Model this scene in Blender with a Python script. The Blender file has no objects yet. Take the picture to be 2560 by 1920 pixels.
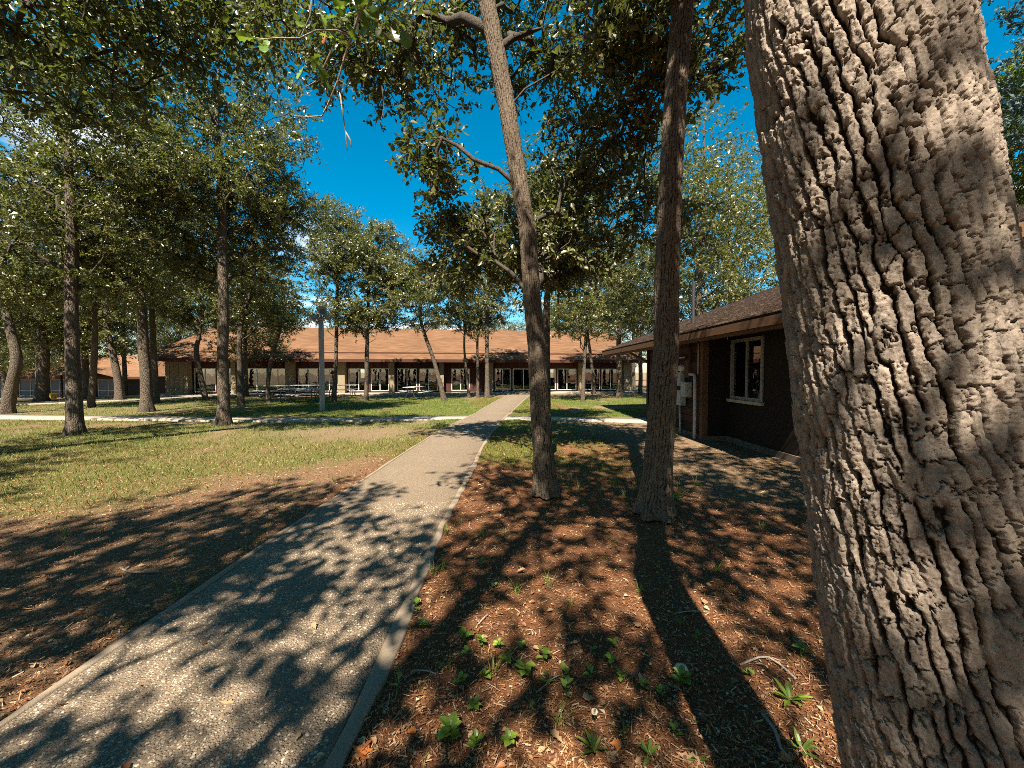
import bpy, math, random
import numpy as np
from mathutils import Vector, Matrix

# ------------------------------------------------------------------ camera, sky, sun, exposure
scene = bpy.context.scene
COL = scene.collection
PITCH = math.radians(1.79)
EYE = 1.65
FPX = 962.0
cam_d = bpy.data.cameras.new("camera")
cam_d.sensor_width = 36.0
cam_d.lens = 36.0 * FPX / 2560.0
cam_d.clip_start = 0.02
cam_d.clip_end = 2500.0
cam = bpy.data.objects.new("camera", cam_d)
COL.objects.link(cam)
cam.location = (0, 0, EYE)
cam.rotation_euler = (math.pi / 2 - PITCH, 0, 0)
scene.camera = cam

SUN_EL = math.radians(52)
SUN_AZ = (-0.2, -0.98)                       # horizontal direction towards the sun
SUN_STRENGTH = 5.0
SKY_STRENGTH = 0.056
EXPOSURE = 1.75

world = bpy.data.worlds.new("World")
scene.world = world
world.use_nodes = True
wn = world.node_tree
wn.nodes.clear()
w_out = wn.nodes.new("ShaderNodeOutputWorld")
w_bg = wn.nodes.new("ShaderNodeBackground")
w_sky = wn.nodes.new("ShaderNodeTexSky")
w_sky.sky_type = 'NISHITA'
w_sky.sun_disc = False
w_sky.sun_elevation = SUN_EL
w_sky.sun_rotation = math.atan2(SUN_AZ[0], SUN_AZ[1])
w_sky.air_density = 1.0
w_sky.dust_density = 0.2
w_sky.ozone_density = 3.0
w_hs = wn.nodes.new("ShaderNodeHueSaturation")
w_hs.inputs['Hue'].default_value = 0.478
w_hs.inputs['Saturation'].default_value = 1.5
w_hs.inputs['Value'].default_value = 1.0
wn.links.new(w_sky.outputs[0], w_hs.inputs['Color'])
# fair-weather clouds: noise on a flat layer above the scene
w_tc = wn.nodes.new("ShaderNodeTexCoord")
w_sep = wn.nodes.new("ShaderNodeSeparateXYZ")
wn.links.new(w_tc.outputs['Generated'], w_sep.inputs[0])
w_max = wn.nodes.new("ShaderNodeMath"); w_max.operation = 'MAXIMUM'; w_max.inputs[1].default_value = 0.06
wn.links.new(w_sep.outputs['Z'], w_max.inputs[0])
w_dx = wn.nodes.new("ShaderNodeMath"); w_dx.operation = 'DIVIDE'
w_dy = wn.nodes.new("ShaderNodeMath"); w_dy.operation = 'DIVIDE'
wn.links.new(w_sep.outputs['X'], w_dx.inputs[0]); wn.links.new(w_max.outputs[0], w_dx.inputs[1])
wn.links.new(w_sep.outputs['Y'], w_dy.inputs[0]); wn.links.new(w_max.outputs[0], w_dy.inputs[1])
w_cmb = wn.nodes.new("ShaderNodeCombineXYZ")
wn.links.new(w_dx.outputs[0], w_cmb.inputs[0]); wn.links.new(w_dy.outputs[0], w_cmb.inputs[1])
w_cmb.inputs[2].default_value = 18.8
w_noise = wn.nodes.new("ShaderNodeTexNoise")
w_noise.inputs['Scale'].default_value = 0.55
w_noise.inputs['Detail'].default_value = 6.0
w_noise.inputs['Roughness'].default_value = 0.55
wn.links.new(w_cmb.outputs[0], w_noise.inputs['Vector'])
w_ramp = wn.nodes.new("ShaderNodeValToRGB")
w_ramp.color_ramp.elements[0].position = 0.55
w_ramp.color_ramp.elements[1].position = 0.66
wn.links.new(w_noise.outputs['Fac'], w_ramp.inputs[0])
w_mix = wn.nodes.new("ShaderNodeMix"); w_mix.data_type = 'RGBA'
w_up = wn.nodes.new("ShaderNodeMath"); w_up.operation = 'GREATER_THAN'; w_up.inputs[1].default_value = 0.0
wn.links.new(w_sep.outputs['Z'], w_up.inputs[0])
w_cov = wn.nodes.new("ShaderNodeMath"); w_cov.operation = 'MULTIPLY'
wn.links.new(w_ramp.outputs['Color'], w_cov.inputs[0]); wn.links.new(w_up.outputs[0], w_cov.inputs[1])
wn.links.new(w_cov.outputs[0], w_mix.inputs[0])
wn.links.new(w_hs.outputs[0], w_mix.inputs[6])
w_mix.inputs[7].default_value = (8.6, 8.4, 8.2, 1)
wn.links.new(w_mix.outputs[2], w_bg.inputs['Color'])
w_bg.inputs['Strength'].default_value = SKY_STRENGTH
wn.links.new(w_bg.outputs[0], w_out.inputs['Surface'])

sun_d = bpy.data.lights.new("sun", 'SUN')
sun_d.energy = SUN_STRENGTH
sun_d.angle = math.radians(0.53)
sun_d.color = (1.0, 0.93, 0.80)
sun_o = bpy.data.objects.new("sun", sun_d)
COL.objects.link(sun_o)
_c = math.cos(SUN_EL)
sun_vec = Vector((-SUN_AZ[0] * _c, -SUN_AZ[1] * _c, -math.sin(SUN_EL)))
sun_o.rotation_euler = sun_vec.to_track_quat('-Z', 'Y').to_euler()
sun_o.location = (-4, -20, 30)

vs = scene.view_settings
vs.view_transform = 'Standard'
vs.look = 'None'
vs.gamma = 1.0
vs.use_curve_mapping = False
vs.exposure = EXPOSURE
scene.render.engine = 'CYCLES'
scene.cycles.max_bounces = 6
scene.cycles.diffuse_bounces = 3
scene.cycles.glossy_bounces = 3
scene.cycles.transmission_bounces = 4
scene.cycles.transparent_max_bounces = 8
scene.cycles.caustics_reflective = False
scene.cycles.caustics_refractive = False
scene.cycles.sample_clamp_indirect = 4.0
scene.cycles.filter_width = 0.9
scene.cycles.use_denoising = False
try:
    scene.cycles.denoiser = 'OPENIMAGEDENOISE'
    scene.cycles.denoising_input_passes = 'RGB_ALBEDO_NORMAL'
except Exception:
    pass

# ------------------------------------------------------------------ measuring helpers
cp, sp = math.cos(PITCH), math.sin(PITCH)
def ray(px, py):
    u = (px - 1280.0) / FPX; v = (960.0 - py) / FPX
    return np.array([u, cp + v * sp, -sp + v * cp])
def G(px, py, z=0.0):
    """photo pixel -> point on the plane at height z"""
    d = ray(px, py); t = (z - EYE) / d[2]
    return np.array([d[0] * t, d[1] * t, z])
def AT(px, py, Y):
    """photo pixel -> point at depth Y"""
    d = ray(px, py); t = Y / d[1]
    return np.array([d[0] * t, Y, EYE + d[2] * t])
def PROJ(P):
    P = np.asarray(P, float); r = P - np.array([0, 0, EYE])
    f = r[..., 1] * cp - r[..., 2] * sp
    up = r[..., 1] * sp + r[..., 2] * cp
    f = np.where(f < 0.05, np.nan, f)
    return 1280 + FPX * r[..., 0] / f, 960 - FPX * up / f

# ------------------------------------------------------------------ numpy noise
def h2(i, j, s=0):
    i = i.astype(np.int64); j = j.astype(np.int64)
    n = (i * 374761393 + j * 668265263 + s * 1442695041) & 0x7fffffff
    n = ((n ^ (n >> 13)) * 1274126177) & 0x7fffffff
    n = ((n ^ (n >> 16)) * 668265263) & 0x7fffffff
    return ((n ^ (n >> 15)) & 0xfffff) / 1048575.0
def vn(x, y, s=0, per=None):
    x = np.asarray(x, float); y = np.asarray(y, float)
    i = np.floor(x); j = np.floor(y); fx = x - i; fy = y - j
    fx = fx * fx * (3 - 2 * fx); fy = fy * fy * (3 - 2 * fy)
    i0, i1 = i, i + 1
    if per: i0 = np.mod(i0, per); i1 = np.mod(i1, per)
    a = h2(i0, j, s); b = h2(i1, j, s); c = h2(i0, j + 1, s); d = h2(i1, j + 1, s)
    return (a * (1 - fx) + b * fx) * (1 - fy) + (c * (1 - fx) + d * fx) * fy
def fbm(x, y, s=0, o=4):
    t = 0; a = 0.5; n = 0
    for k in range(o):
        t = t + a * vn(x * 2 ** k, y * 2 ** k, s + k * 17); n += a; a *= 0.5
    return t / n
def worley(x, y, per, s=0, jit=0.9):
    i = np.floor(x); j = np.floor(y)
    f1 = np.full(x.shape, 9.0); f2 = np.full(x.shape, 9.0); idv = np.zeros(x.shape)
    for di in (-1, 0, 1):
        for dj in (-1, 0, 1):
            ci = i + di; cj = j + dj; cm = np.mod(ci, per)
            ox = ci + 0.5 + jit * (h2(cm, cj, s) - 0.5); oy = cj + 0.5 + jit * (h2(cm, cj, s + 5) - 0.5)
            d = np.hypot(x - ox, y - oy)
            near = d < f1
            f2 = np.where(near, f1, np.minimum(f2, d))
            idv = np.where(near, h2(cm, cj, s + 9), idv)
            f1 = np.where(near, d, f1)
    return f1, f2, idv
def sst(a, b, x):
    t = np.clip((x - a) / (b - a), 0, 1); return t * t * (3 - 2 * t)

# ------------------------------------------------------------------ mesh helpers
def link(o, parent=None):
    COL.objects.link(o)
    if parent is not None: o.parent = parent
    return o
def fast_data(name, V, F, mat=None, smooth=False, attrs=None):
    V = np.ascontiguousarray(V, dtype=np.float32); F = np.ascontiguousarray(F, dtype=np.int32)
    me = bpy.data.meshes.new(name)
    n, k = F.shape
    me.vertices.add(len(V)); me.vertices.foreach_set("co", V.ravel())
    me.loops.add(n * k); me.loops.foreach_set("vertex_index", F.ravel())
    me.polygons.add(n)
    me.polygons.foreach_set("loop_start", np.arange(0, n * k, k, dtype=np.int32))
    me.polygons.foreach_set("loop_total", np.full(n, k, dtype=np.int32))
    if smooth: me.polygons.foreach_set("use_smooth", np.ones(n, dtype=bool))
    if attrs:
        for an, av in attrs.items():
            at = me.attributes.new(an, 'FLOAT', 'POINT'); at.data.foreach_set("value", np.asarray(av, np.float32))
    me.update(calc_edges=True)
    if mat is not None: me.materials.append(mat)
    return me
def fast_obj(name, V, F, mat=None, parent=None, smooth=False, attrs=None):
    return link(bpy.data.objects.new(name, fast_data(name, V, F, mat, smooth, attrs)), parent)
class MB:
    """collects boxes, prisms and tubes, then links them as one mesh object"""
    def __init__(s): s.V = []; s.F = []
    def add(s, V, F):
        b = len(s.V); s.V += [tuple(map(float, v)) for v in V]; s.F += [tuple(i + b for i in f) for f in F]; return s
    def box(s, x0, x1, y0, y1, z0, z1):
        return s.add([(x0,y0,z0),(x1,y0,z0),(x1,y1,z0),(x0,y1,z0),(x0,y0,z1),(x1,y0,z1),(x1,y1,z1),(x0,y1,z1)],
                     [(0,3,2,1),(4,5,6,7),(0,1,5,4),(1,2,6,5),(2,3,7,6),(3,0,4,7)])
    def hexa(s, P):
        return s.add(P, [(0,3,2,1),(4,5,6,7),(0,1,5,4),(1,2,6,5),(2,3,7,6),(3,0,4,7)])
    def tube(s, pts, rad, n=10, cap=True):
        P = np.array(pts, float); m = len(P)
        R = np.full(m, rad, float) if np.isscalar(rad) else np.array(rad, float)
        V, F = tube_np(P, R, n)
        b = len(s.V); s.V += [tuple(map(float, v)) for v in V]
        s.F += [tuple(int(i) + b for i in f) for f in F]
        if cap:
            s.F.append(tuple(b + i for i in range(n))[::-1]); s.F.append(tuple(b + (m - 1) * n + i for i in range(n)))
        return s
    def lathe(s, prof, c=(0, 0, 0), n=20, M=None):
        V = []; F = []
        for (r, z) in prof:
            for k in range(n):
                a = 2 * math.pi * k / n
                p = Vector((r * math.cos(a), r * math.sin(a), z))
                if M is not None: p = M @ p
                V.append((p.x + c[0], p.y + c[1], p.z + c[2]))
        for i in range(len(prof) - 1):
            for k in range(n):
                F.append((i*n+k, i*n+(k+1)%n, (i+1)*n+(k+1)%n, (i+1)*n+k))
        return s.add(V, F)
    def build(s, name, mat, parent=None, smooth=False, bevel=0):
        me = bpy.data.meshes.new(name); me.from_pydata(s.V, [], s.F); me.update()
        if smooth:
            for p in me.polygons: p.use_smooth = True
        if mat: me.materials.append(mat)
        o = link(bpy.data.objects.new(name, me), parent)
        if bevel:
            b = o.modifiers.new("bevel", 'BEVEL'); b.width = bevel; b.segments = 2; b.limit_method = 'ANGLE'
        return o
def tube_np(P, R, n):
    m = len(P)
    T = np.gradient(P, axis=0); T /= np.linalg.norm(T, axis=1, keepdims=True) + 1e-9
    ref = np.array([1.0, 0, 0]) if abs(T[0][0]) < 0.8 else np.array([0, 1.0, 0])
    A = np.zeros_like(P)
    a = ref - T[0] * (ref @ T[0]); a /= np.linalg.norm(a); A[0] = a
    for i in range(1, m):
        a = A[i-1] - T[i] * (A[i-1] @ T[i]); A[i] = a / (np.linalg.norm(a) + 1e-9)
    B = np.cross(T, A)
    th = 2 * np.pi * np.arange(n) / n
    V = P[:, None] + R[:, None, None] * (A[:, None] * np.cos(th)[None, :, None] + B[:, None] * np.sin(th)[None, :, None])
    i = np.arange(m - 1)[:, None] * n; k = np.arange(n)[None]; k2 = (k + 1) % n
    F = np.stack([i + k, i + k2, i + n + k2, i + n + k], -1).reshape(-1, 4)
    return V.reshape(-1, 3), F
def thing(name, label, cat, loc=(0, 0, 0), rz=0.0, group=None):
    o = bpy.data.objects.new(name, None); o.empty_display_size = 0.2
    o.location = tuple(float(c) for c in loc); o.rotation_euler = (0, 0, rz); COL.objects.link(o)
    return tag(o, label, cat, group)
def tag(o, label=None, cat=None, group=None, kind=None):
    if label: o['label'] = label
    if cat: o['category'] = cat
    if group: o['group'] = group
    if kind: o['kind'] = kind
    return o
def copy_tree(o, parent=None):
    c = o.copy(); COL.objects.link(c)
    if parent is not None: c.parent = parent
    for ch in o.children: copy_tree(ch, c)
    return c

# ------------------------------------------------------------------ materials
class NT:
    def __init__(s, name):
        s.m = bpy.data.materials.new(name); s.m.use_nodes = True
        s.t = s.m.node_tree; s.b = s.t.nodes["Principled BSDF"]; s.o = s.t.nodes["Material Output"]
        s.L = s.t.links.new
    def n(s, t, **kw):
        x = s.t.nodes.new(t)
        for k, v in kw.items(): setattr(x, k, v)
        return x
    def coord(s, which='Object', scale=(1, 1, 1), rot=(0, 0, 0), loc=(0, 0, 0)):
        c = s.n("ShaderNodeTexCoord"); mp = s.n("ShaderNodeMapping")
        mp.inputs['Scale'].default_value = scale; mp.inputs['Rotation'].default_value = rot; mp.inputs['Location'].default_value = loc
        s.L(c.outputs[which], mp.inputs[0]); return mp.outputs[0]
    def noise(s, vec, scale, detail=4, rough=0.55, dist=0):
        x = s.n("ShaderNodeTexNoise"); x.inputs['Scale'].default_value = scale; x.inputs['Detail'].default_value = detail
        x.inputs['Roughness'].default_value = rough; x.inputs['Distortion'].default_value = dist
        if vec is not None: s.L(vec, x.inputs['Vector'])
        return x.outputs['Fac']
    def voro(s, vec, scale, feature='F1', out='Distance'):
        x = s.n("ShaderNodeTexVoronoi", feature=feature); x.inputs['Scale'].default_value = scale
        if vec is not None: s.L(vec, x.inputs['Vector'])
        return x.outputs[out]
    def ramp(s, fac, stops, interp='LINEAR'):
        x = s.n("ShaderNodeValToRGB"); r = x.color_ramp; r.interpolation = interp
        while len(r.elements) < len(stops): r.elements.new(0.5)
        for e, (p, c) in zip(r.elements, stops):
            e.position = p; e.color = (c, c, c, 1) if np.isscalar(c) else (*c, 1)
        s.L(fac, x.inputs[0]); return x.outputs[0]
    def mix(s, fac, a, b, mode='MIX'):
        x = s.n("ShaderNodeMix", data_type='RGBA', blend_type=mode)
        for idx, v in ((0, fac), (6, a), (7, b)):
            sock = x.inputs[idx]
            if hasattr(v, 'is_output'): s.L(v, sock)
            elif np.isscalar(v): sock.default_value = v if idx == 0 else (v, v, v, 1)
            else: sock.default_value = (*v, 1)
        return x.outputs[2]
    def attr(s, name):
        x = s.n("ShaderNodeAttribute"); x.attribute_name = name; return x.outputs['Fac']
    def math(s, op, a, b=0.0):
        x = s.n("ShaderNodeMath", operation=op)
        for sock, v in ((x.inputs[0], a), (x.inputs[1], b)):
            if hasattr(v, 'is_output'): s.L(v, sock)
            else: sock.default_value = v
        return x.outputs[0]
    def bump(s, h, strength=0.5, dist=0.02):
        x = s.n("ShaderNodeBump"); x.inputs['Strength'].default_value = strength; x.inputs['Distance'].default_value = dist
        s.L(h, x.inputs['Height']); s.L(x.outputs[0], s.b.inputs['Normal']); return x.outputs[0]
    def col(s, c):
        if hasattr(c, 'is_output'): s.L(c, s.b.inputs['Base Color'])
        else: s.b.inputs['Base Color'].default_value = (*c, 1)
    def rough(s, r, spec=None):
        s.b.inputs['Roughness'].default_value = r
        if spec is not None: s.b.inputs['Specular IOR Level'].default_value = spec

def m_leaf(name, dark, mid, light, trans=0.3, gloss=0.5, rough=0.38):
    n = NT(name)
    t = n.attr('tint')
    c = n.ramp(t, [(0.0, dark), (0.5, mid), (0.93, light), (1.0, tuple(min(1, x * 1.5) for x in light))])
    n.col(c); n.rough(rough, gloss)
    tr = n.n("ShaderNodeBsdfTranslucent")
    c2 = n.mix(0.6, c, (0.22, 0.30, 0.02))
    n.L(c2, tr.inputs['Color'])
    ms = n.n("ShaderNodeMixShader"); ms.inputs[0].default_value = trans
    n.L(n.b.outputs[0], ms.inputs[1]); n.L(tr.outputs[0], ms.inputs[2]); n.L(ms.outputs[0], n.o.inputs['Surface'])
    return n.m
MAT = {}
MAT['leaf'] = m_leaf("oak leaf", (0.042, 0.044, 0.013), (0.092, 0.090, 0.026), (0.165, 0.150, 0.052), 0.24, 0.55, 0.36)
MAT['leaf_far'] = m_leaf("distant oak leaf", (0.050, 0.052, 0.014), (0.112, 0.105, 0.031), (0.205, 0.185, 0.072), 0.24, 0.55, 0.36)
MAT['leaf_fresh'] = m_leaf("fresh leaf", (0.07, 0.12, 0.014), (0.12, 0.20, 0.02), (0.20, 0.28, 0.035), 0.4)
MAT['leaf_cedar'] = m_leaf("cedar spray", (0.08, 0.10, 0.012), (0.17, 0.19, 0.02), (0.27, 0.28, 0.03), 0.25, 0.25, 0.6)
MAT['leaf_spruce'] = m_leaf("blue green spray", (0.03, 0.05, 0.055), (0.05, 0.08, 0.085), (0.09, 0.12, 0.12), 0.1, 0.3, 0.6)

def m_bark(name, plate, furrow, pale, scale=1.0, use_attr=False, bump=1.0):
    n = NT(name)
    v = n.coord('Object', (1, 1, 0.28) if not use_attr else (2, 2, 0.7))
    nz = n.noise(v, 22 * scale, 5, 0.65, 0.4)
    vo = n.voro(v, 26 * scale, 'DISTANCE_TO_EDGE')
    big = n.noise(n.coord('Object', (1, 1, 0.7)), 2.3, 4)
    fine = n.noise(n.coord('Object'), 90 if not use_attr else 170, 4, 0.75)
    if use_attr:
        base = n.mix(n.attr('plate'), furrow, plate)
    else:
        base = n.mix(n.ramp(vo, [(0.02, 0.0), (0.16, 1.0)]), furrow, plate)
    c = n.mix(n.ramp(nz, [(0.35, 0.0), (0.75, 0.7)]), base, pale)
    c = n.mix(n.ramp(big, [(0.40, 0.0), (0.72, 0.6)]), c, tuple(x * 0.62 for x in plate))
    c = n.mix(n.ramp(fine, [(0.45, 0.0), (0.85, 0.55)]), c, tuple(min(0.6, x * 1.35) for x in pale))
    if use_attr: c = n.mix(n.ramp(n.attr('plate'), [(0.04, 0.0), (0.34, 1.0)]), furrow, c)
    n.col(c); n.rough(0.92, 0.15)
    h = n.math('ADD', n.math('MULTIPLY', n.ramp(vo, [(0.0, 0.0), (0.2, 1.0)]), 0.0 if use_attr else 1.0), n.math('ADD', n.math('MULTIPLY', nz, 0.7), n.math('MULTIPLY', fine, 0.35)))
    n.bump(h, 0.9 * bump, 0.02 if not use_attr else 0.006)
    return n.m
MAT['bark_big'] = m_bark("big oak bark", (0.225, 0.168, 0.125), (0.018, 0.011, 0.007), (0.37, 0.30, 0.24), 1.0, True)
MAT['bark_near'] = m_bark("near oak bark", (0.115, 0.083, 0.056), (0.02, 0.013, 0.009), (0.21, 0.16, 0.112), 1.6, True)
MAT['bark'] = m_bark("oak bark", (0.095, 0.070, 0.050), (0.030, 0.021, 0.015), (0.19, 0.15, 0.11), 1.0)
MAT['branch'] = m_bark("branch bark", (0.055, 0.043, 0.032), (0.025, 0.019, 0.014), (0.11, 0.09, 0.07), 2.0, False, 0.5)
MAT['twig'] = m_bark("pale twig", (0.30, 0.24, 0.19), (0.16, 0.12, 0.09), (0.38, 0.32, 0.26), 3.0, False, 0.3)

def m_ground():
    n = NT("earth and litter")
    g = n.attr('green'); d = n.attr('dry')
    w = n.coord('Object')
    fine = n.noise(w, 55, 5, 0.7); mid = n.noise(w, 7, 5, 0.6); fib = n.noise(n.coord('Object', (60, 160, 60), (0, 0, 0.7)), 1.0, 3, 0.6, 1.0)
    fib2 = n.noise(n.coord('Object', (170, 50, 60), (0, 0, 0.4)), 1.0, 3, 0.6, 1.0)
    straw = n.ramp(fine, [(0.25, (0.065, 0.026, 0.012)), (0.5, (0.17, 0.066, 0.028)), (0.72, (0.29, 0.135, 0.062)), (0.9, (0.40, 0.25, 0.14))])
    straw = n.mix(n.ramp(n.math('MAXIMUM', fib, fib2), [(0.60, 0.0), (0.74, 0.75)]), straw, (0.40, 0.24, 0.125))
    straw = n.mix(n.ramp(mid, [(0.45, 0.0), (0.75, 0.55)]), straw, (0.12, 0.075, 0.045))
    dirt = n.ramp(fine, [(0.2, (0.12, 0.078, 0.045)), (0.6, (0.24, 0.165, 0.098)), (0.9, (0.36, 0.275, 0.18))])
    grass = n.ramp(fine, [(0.2, (0.045, 0.06, 0.010)), (0.55, (0.10, 0.12, 0.020)), (0.9, (0.20, 0.205, 0.05))])
    c = n.mix(d, straw, dirt)
    gm = n.math('MULTIPLY', g, n.ramp(mid, [(0.25, 0.55), (0.6, 1.0)]))
    c = n.mix(gm, c, grass)
    n.col(c); n.rough(0.95, 0.1)
    n.bump(n.math('ADD', n.math('ADD', fine, n.math('MULTIPLY', fib, 0.6)), mid), 0.9, 0.03)
    return n.m
MAT['ground'] = m_ground()
def m_blade(name, stops):
    n = NT(name); t = n.attr('tint'); c = n.ramp(t, stops); n.col(c); n.rough(0.55, 0.3)
    tr = n.n("ShaderNodeBsdfTranslucent"); n.L(c, tr.inputs['Color'])
    ms = n.n("ShaderNodeMixShader"); ms.inputs[0].default_value = 0.3
    n.L(n.b.outputs[0], ms.inputs[1]); n.L(tr.outputs[0], ms.inputs[2]); n.L(ms.outputs[0], n.o.inputs['Surface'])
    return n.m
MAT['blade'] = m_blade("grass blade", [(0.0, (0.32, 0.24, 0.10)), (0.35, (0.26, 0.235, 0.07)), (0.5, (0.165, 0.19, 0.035)), (0.8, (0.09, 0.14, 0.018)), (1.0, (0.13, 0.20, 0.022))])
MAT['needle'] = m_blade("pine straw", [(0.0, (0.13, 0.05, 0.022)), (0.4, (0.28, 0.12, 0.05)), (0.75, (0.42, 0.24, 0.11)), (1.0, (0.55, 0.43, 0.27))])

def m_concrete(name, base, agg=True):
    n = NT(name); w = n.coord('Object')
    big = n.noise(w, 1.3, 5, 0.6); fine = n.noise(w, 140, 3, 0.7); mid = n.noise(w, 14, 4, 0.6)
    c = n.mix(n.ramp(big, [(0.3, 0.0), (0.75, 0.6)]), base, tuple(x * 0.68 for x in base))
    c = n.mix(n.ramp(mid, [(0.5, 0.0), (0.8, 0.4)]), c, tuple(x * 0.55 for x in base))
    if agg:
        vc = n.voro(w, 85, 'F1', 'Color'); vd = n.voro(w, 85, 'F1', 'Distance')
        st = n.ramp(n.math('MULTIPLY', vd, 1.0), [(0.30, 1.0), (0.55, 0.0)])
        sep = n.n("ShaderNodeSeparateColor"); n.L(vc, sep.inputs[0])
        stone = n.ramp(sep.outputs[0], [(0.0, (0.11, 0.07, 0.042)), (0.4, (0.21, 0.15, 0.097)), (0.7, (0.32, 0.245, 0.165)), (1.0, (0.48, 0.395, 0.285))])
        c = n.mix(n.math('MULTIPLY', st, 0.85), tuple(x * 0.72 for x in base), stone)
        c = n.mix(n.ramp(big, [(0.35, 0.0), (0.75, 0.45)]), c, (0.15, 0.11, 0.075))
        n.bump(n.math('ADD', st, n.math('MULTIPLY', fine, 0.4)), 0.8, 0.006)
    else:
        n.bump(n.math('ADD', fine, mid), 0.6, 0.006)
    n.col(c); n.rough(0.85, 0.25); return n.m
MAT['agg'] = m_concrete("exposed aggregate", (0.24, 0.172, 0.112))
MAT['conc'] = m_concrete("trowelled concrete", (0.25, 0.188, 0.13), False)
MAT['conc_pale'] = m_concrete("pale concrete", (0.33, 0.265, 0.20), False)
def m_pebble():
    n = NT("river pebble"); n.col(n.ramp(n.attr('tint'), [(0.0, (0.09, 0.056, 0.034)), (0.35, (0.19, 0.135, 0.086)), (0.7, (0.32, 0.245, 0.165)), (1.0, (0.50, 0.415, 0.30))])); n.rough(0.6, 0.35); return n.m
MAT['pebble'] = m_pebble()
def m_plain(name, c, rough=0.7, spec=0.3, var=0.25, scale=6.0, metal=0.0, stretch=(1, 1, 1), bump=0.15):
    n = NT(name); w = n.coord('Object', stretch); z = n.noise(w, scale, 5, 0.6); f = n.noise(w, scale * 9, 3, 0.6)
    c1 = n.mix(n.ramp(z, [(0.3, 0.0), (0.75, 1.0)]), c, tuple(x * (1 - var) for x in c))
    c1 = n.mix(n.ramp(f, [(0.5, 0.0), (0.9, var)]), c1, tuple(min(1, x * 1.4 + 0.01) for x in c))
    n.col(c1); n.rough(rough, spec); n.b.inputs['Metallic'].default_value = metal
    if bump: n.bump(f, bump, 0.01)
    return n.m
def m_shingle(name, a, b, c3, row=0.15, tab=0.3):
    n = NT(name); w = n.coord('Object')
    big = n.noise(w, 0.6, 4, 0.6); st = n.noise(n.coord('Object', (1.2, 9, 9)), 1.0, 4, 0.6); f = n.noise(w, 60, 2)
    c = n.ramp(st, [(0.3, a), (0.5, b), (0.72, c3)])
    c = n.mix(n.ramp(big, [(0.4, 0.0), (0.7, 0.4)]), c, tuple(x * 0.75 for x in a))
    c = n.mix(n.ramp(f, [(0.5, 0.0), (0.9, 0.35)]), c, tuple(min(1, x * 1.25) for x in c3))
    n.col(c); n.rough(0.95, 0.1); n.bump(n.math('ADD', st, f), 0.5, 0.02); return n.m
MAT['shingle'] = m_shingle("orange brown shingle", (0.105, 0.052, 0.027), (0.165, 0.085, 0.044), (0.23, 0.135, 0.078))
MAT['shingle_cabin'] = m_shingle("brown shingle", (0.075, 0.05, 0.037), (0.12, 0.082, 0.06), (0.20, 0.142, 0.108))
MAT['wood_red'] = m_plain("red brown siding", (0.070, 0.024, 0.016), 0.75, 0.25, 0.45, 5, 0, (6, 6, 0.6))
MAT['wood_dark'] = m_plain("dark brown paint", (0.014, 0.009, 0.0065), 0.7, 0.25, 0.4, 5, 0, (5, 5, 0.7))
MAT['fascia'] = m_plain("weathered fascia", (0.14, 0.07, 0.036), 0.75, 0.25, 0.4, 6, 0, (1, 0.7, 6))
MAT['block'] = m_plain("tan split block", (0.27, 0.21, 0.135), 0.9, 0.15, 0.35, 9)
MAT['stone_pale'] = m_plain("limestone", (0.40, 0.34, 0.25), 0.9, 0.15, 0.3, 7)
MAT['frame_dim'] = m_plain("weathered window frame", (0.26, 0.25, 0.21), 0.5, 0.4, 0.3, 8)
MAT['footing'] = m_plain("stained footing", (0.13, 0.10, 0.075), 0.9, 0.15, 0.4, 5)
MAT['frame'] = m_plain("aluminium frame", (0.62, 0.60, 0.55), 0.4, 0.5, 0.15, 8, 0.3)
MAT['frame_tan'] = m_plain("tan frame", (0.42, 0.36, 0.27), 0.5, 0.4, 0.2, 8)
MAT['box_grey'] = m_plain("grey electrical box", (0.42, 0.42, 0.39), 0.5, 0.4, 0.2, 6)
MAT['conduit'] = m_plain("grey conduit", (0.45, 0.42, 0.38), 0.5, 0.4, 0.25, 6)
MAT['pole'] = m_plain("grey pole", (0.33, 0.31, 0.295), 0.75, 0.3, 0.3, 4, 0, (2, 2, 0.5))
MAT['lamp_metal'] = m_plain("cast lamp housing", (0.36, 0.30, 0.25), 0.45, 0.5, 0.4, 9, 0.2)
MAT['lamp_glass'] = m_plain("lamp lens", (0.10, 0.09, 0.08), 0.15, 0.6, 0.2, 9)
MAT['black_metal'] = m_plain("black metal", (0.03, 0.03, 0.032), 0.5, 0.4, 0.3, 8)
MAT['table_top'] = m_plain("grey table plank", (0.36, 0.33, 0.31), 0.6, 0.4, 0.3, 5, 0, (0.7, 6, 1))
MAT['yellow'] = m_plain("yellow plastic", (0.70, 0.42, 0.03), 0.45, 0.4, 0.2, 6)
MAT['white'] = m_plain("off white", (0.70, 0.68, 0.64), 0.6, 0.3, 0.15, 6)
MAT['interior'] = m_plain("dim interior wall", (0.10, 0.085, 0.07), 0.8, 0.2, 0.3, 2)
MAT['curtain'] = m_plain("green curtain", (0.035, 0.075, 0.05), 0.9, 0.1, 0.4, 7, 0, (4, 4, 0.3))
MAT['blue_panel'] = m_plain("navy panel", (0.020, 0.032, 0.085), 0.35, 0.5, 0.3, 3)
MAT['dead_leaf'] = m_plain("dry oak leaf", (0.34, 0.20, 0.10), 0.8, 0.2, 0.35, 25)
MAT['dead_orange'] = m_plain("orange oak leaf", (0.50, 0.15, 0.035), 0.7, 0.25, 0.35, 25)
MAT['mushroom'] = m_plain("pale mushroom", (0.62, 0.47, 0.30), 0.7, 0.3, 0.3, 20)
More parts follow.
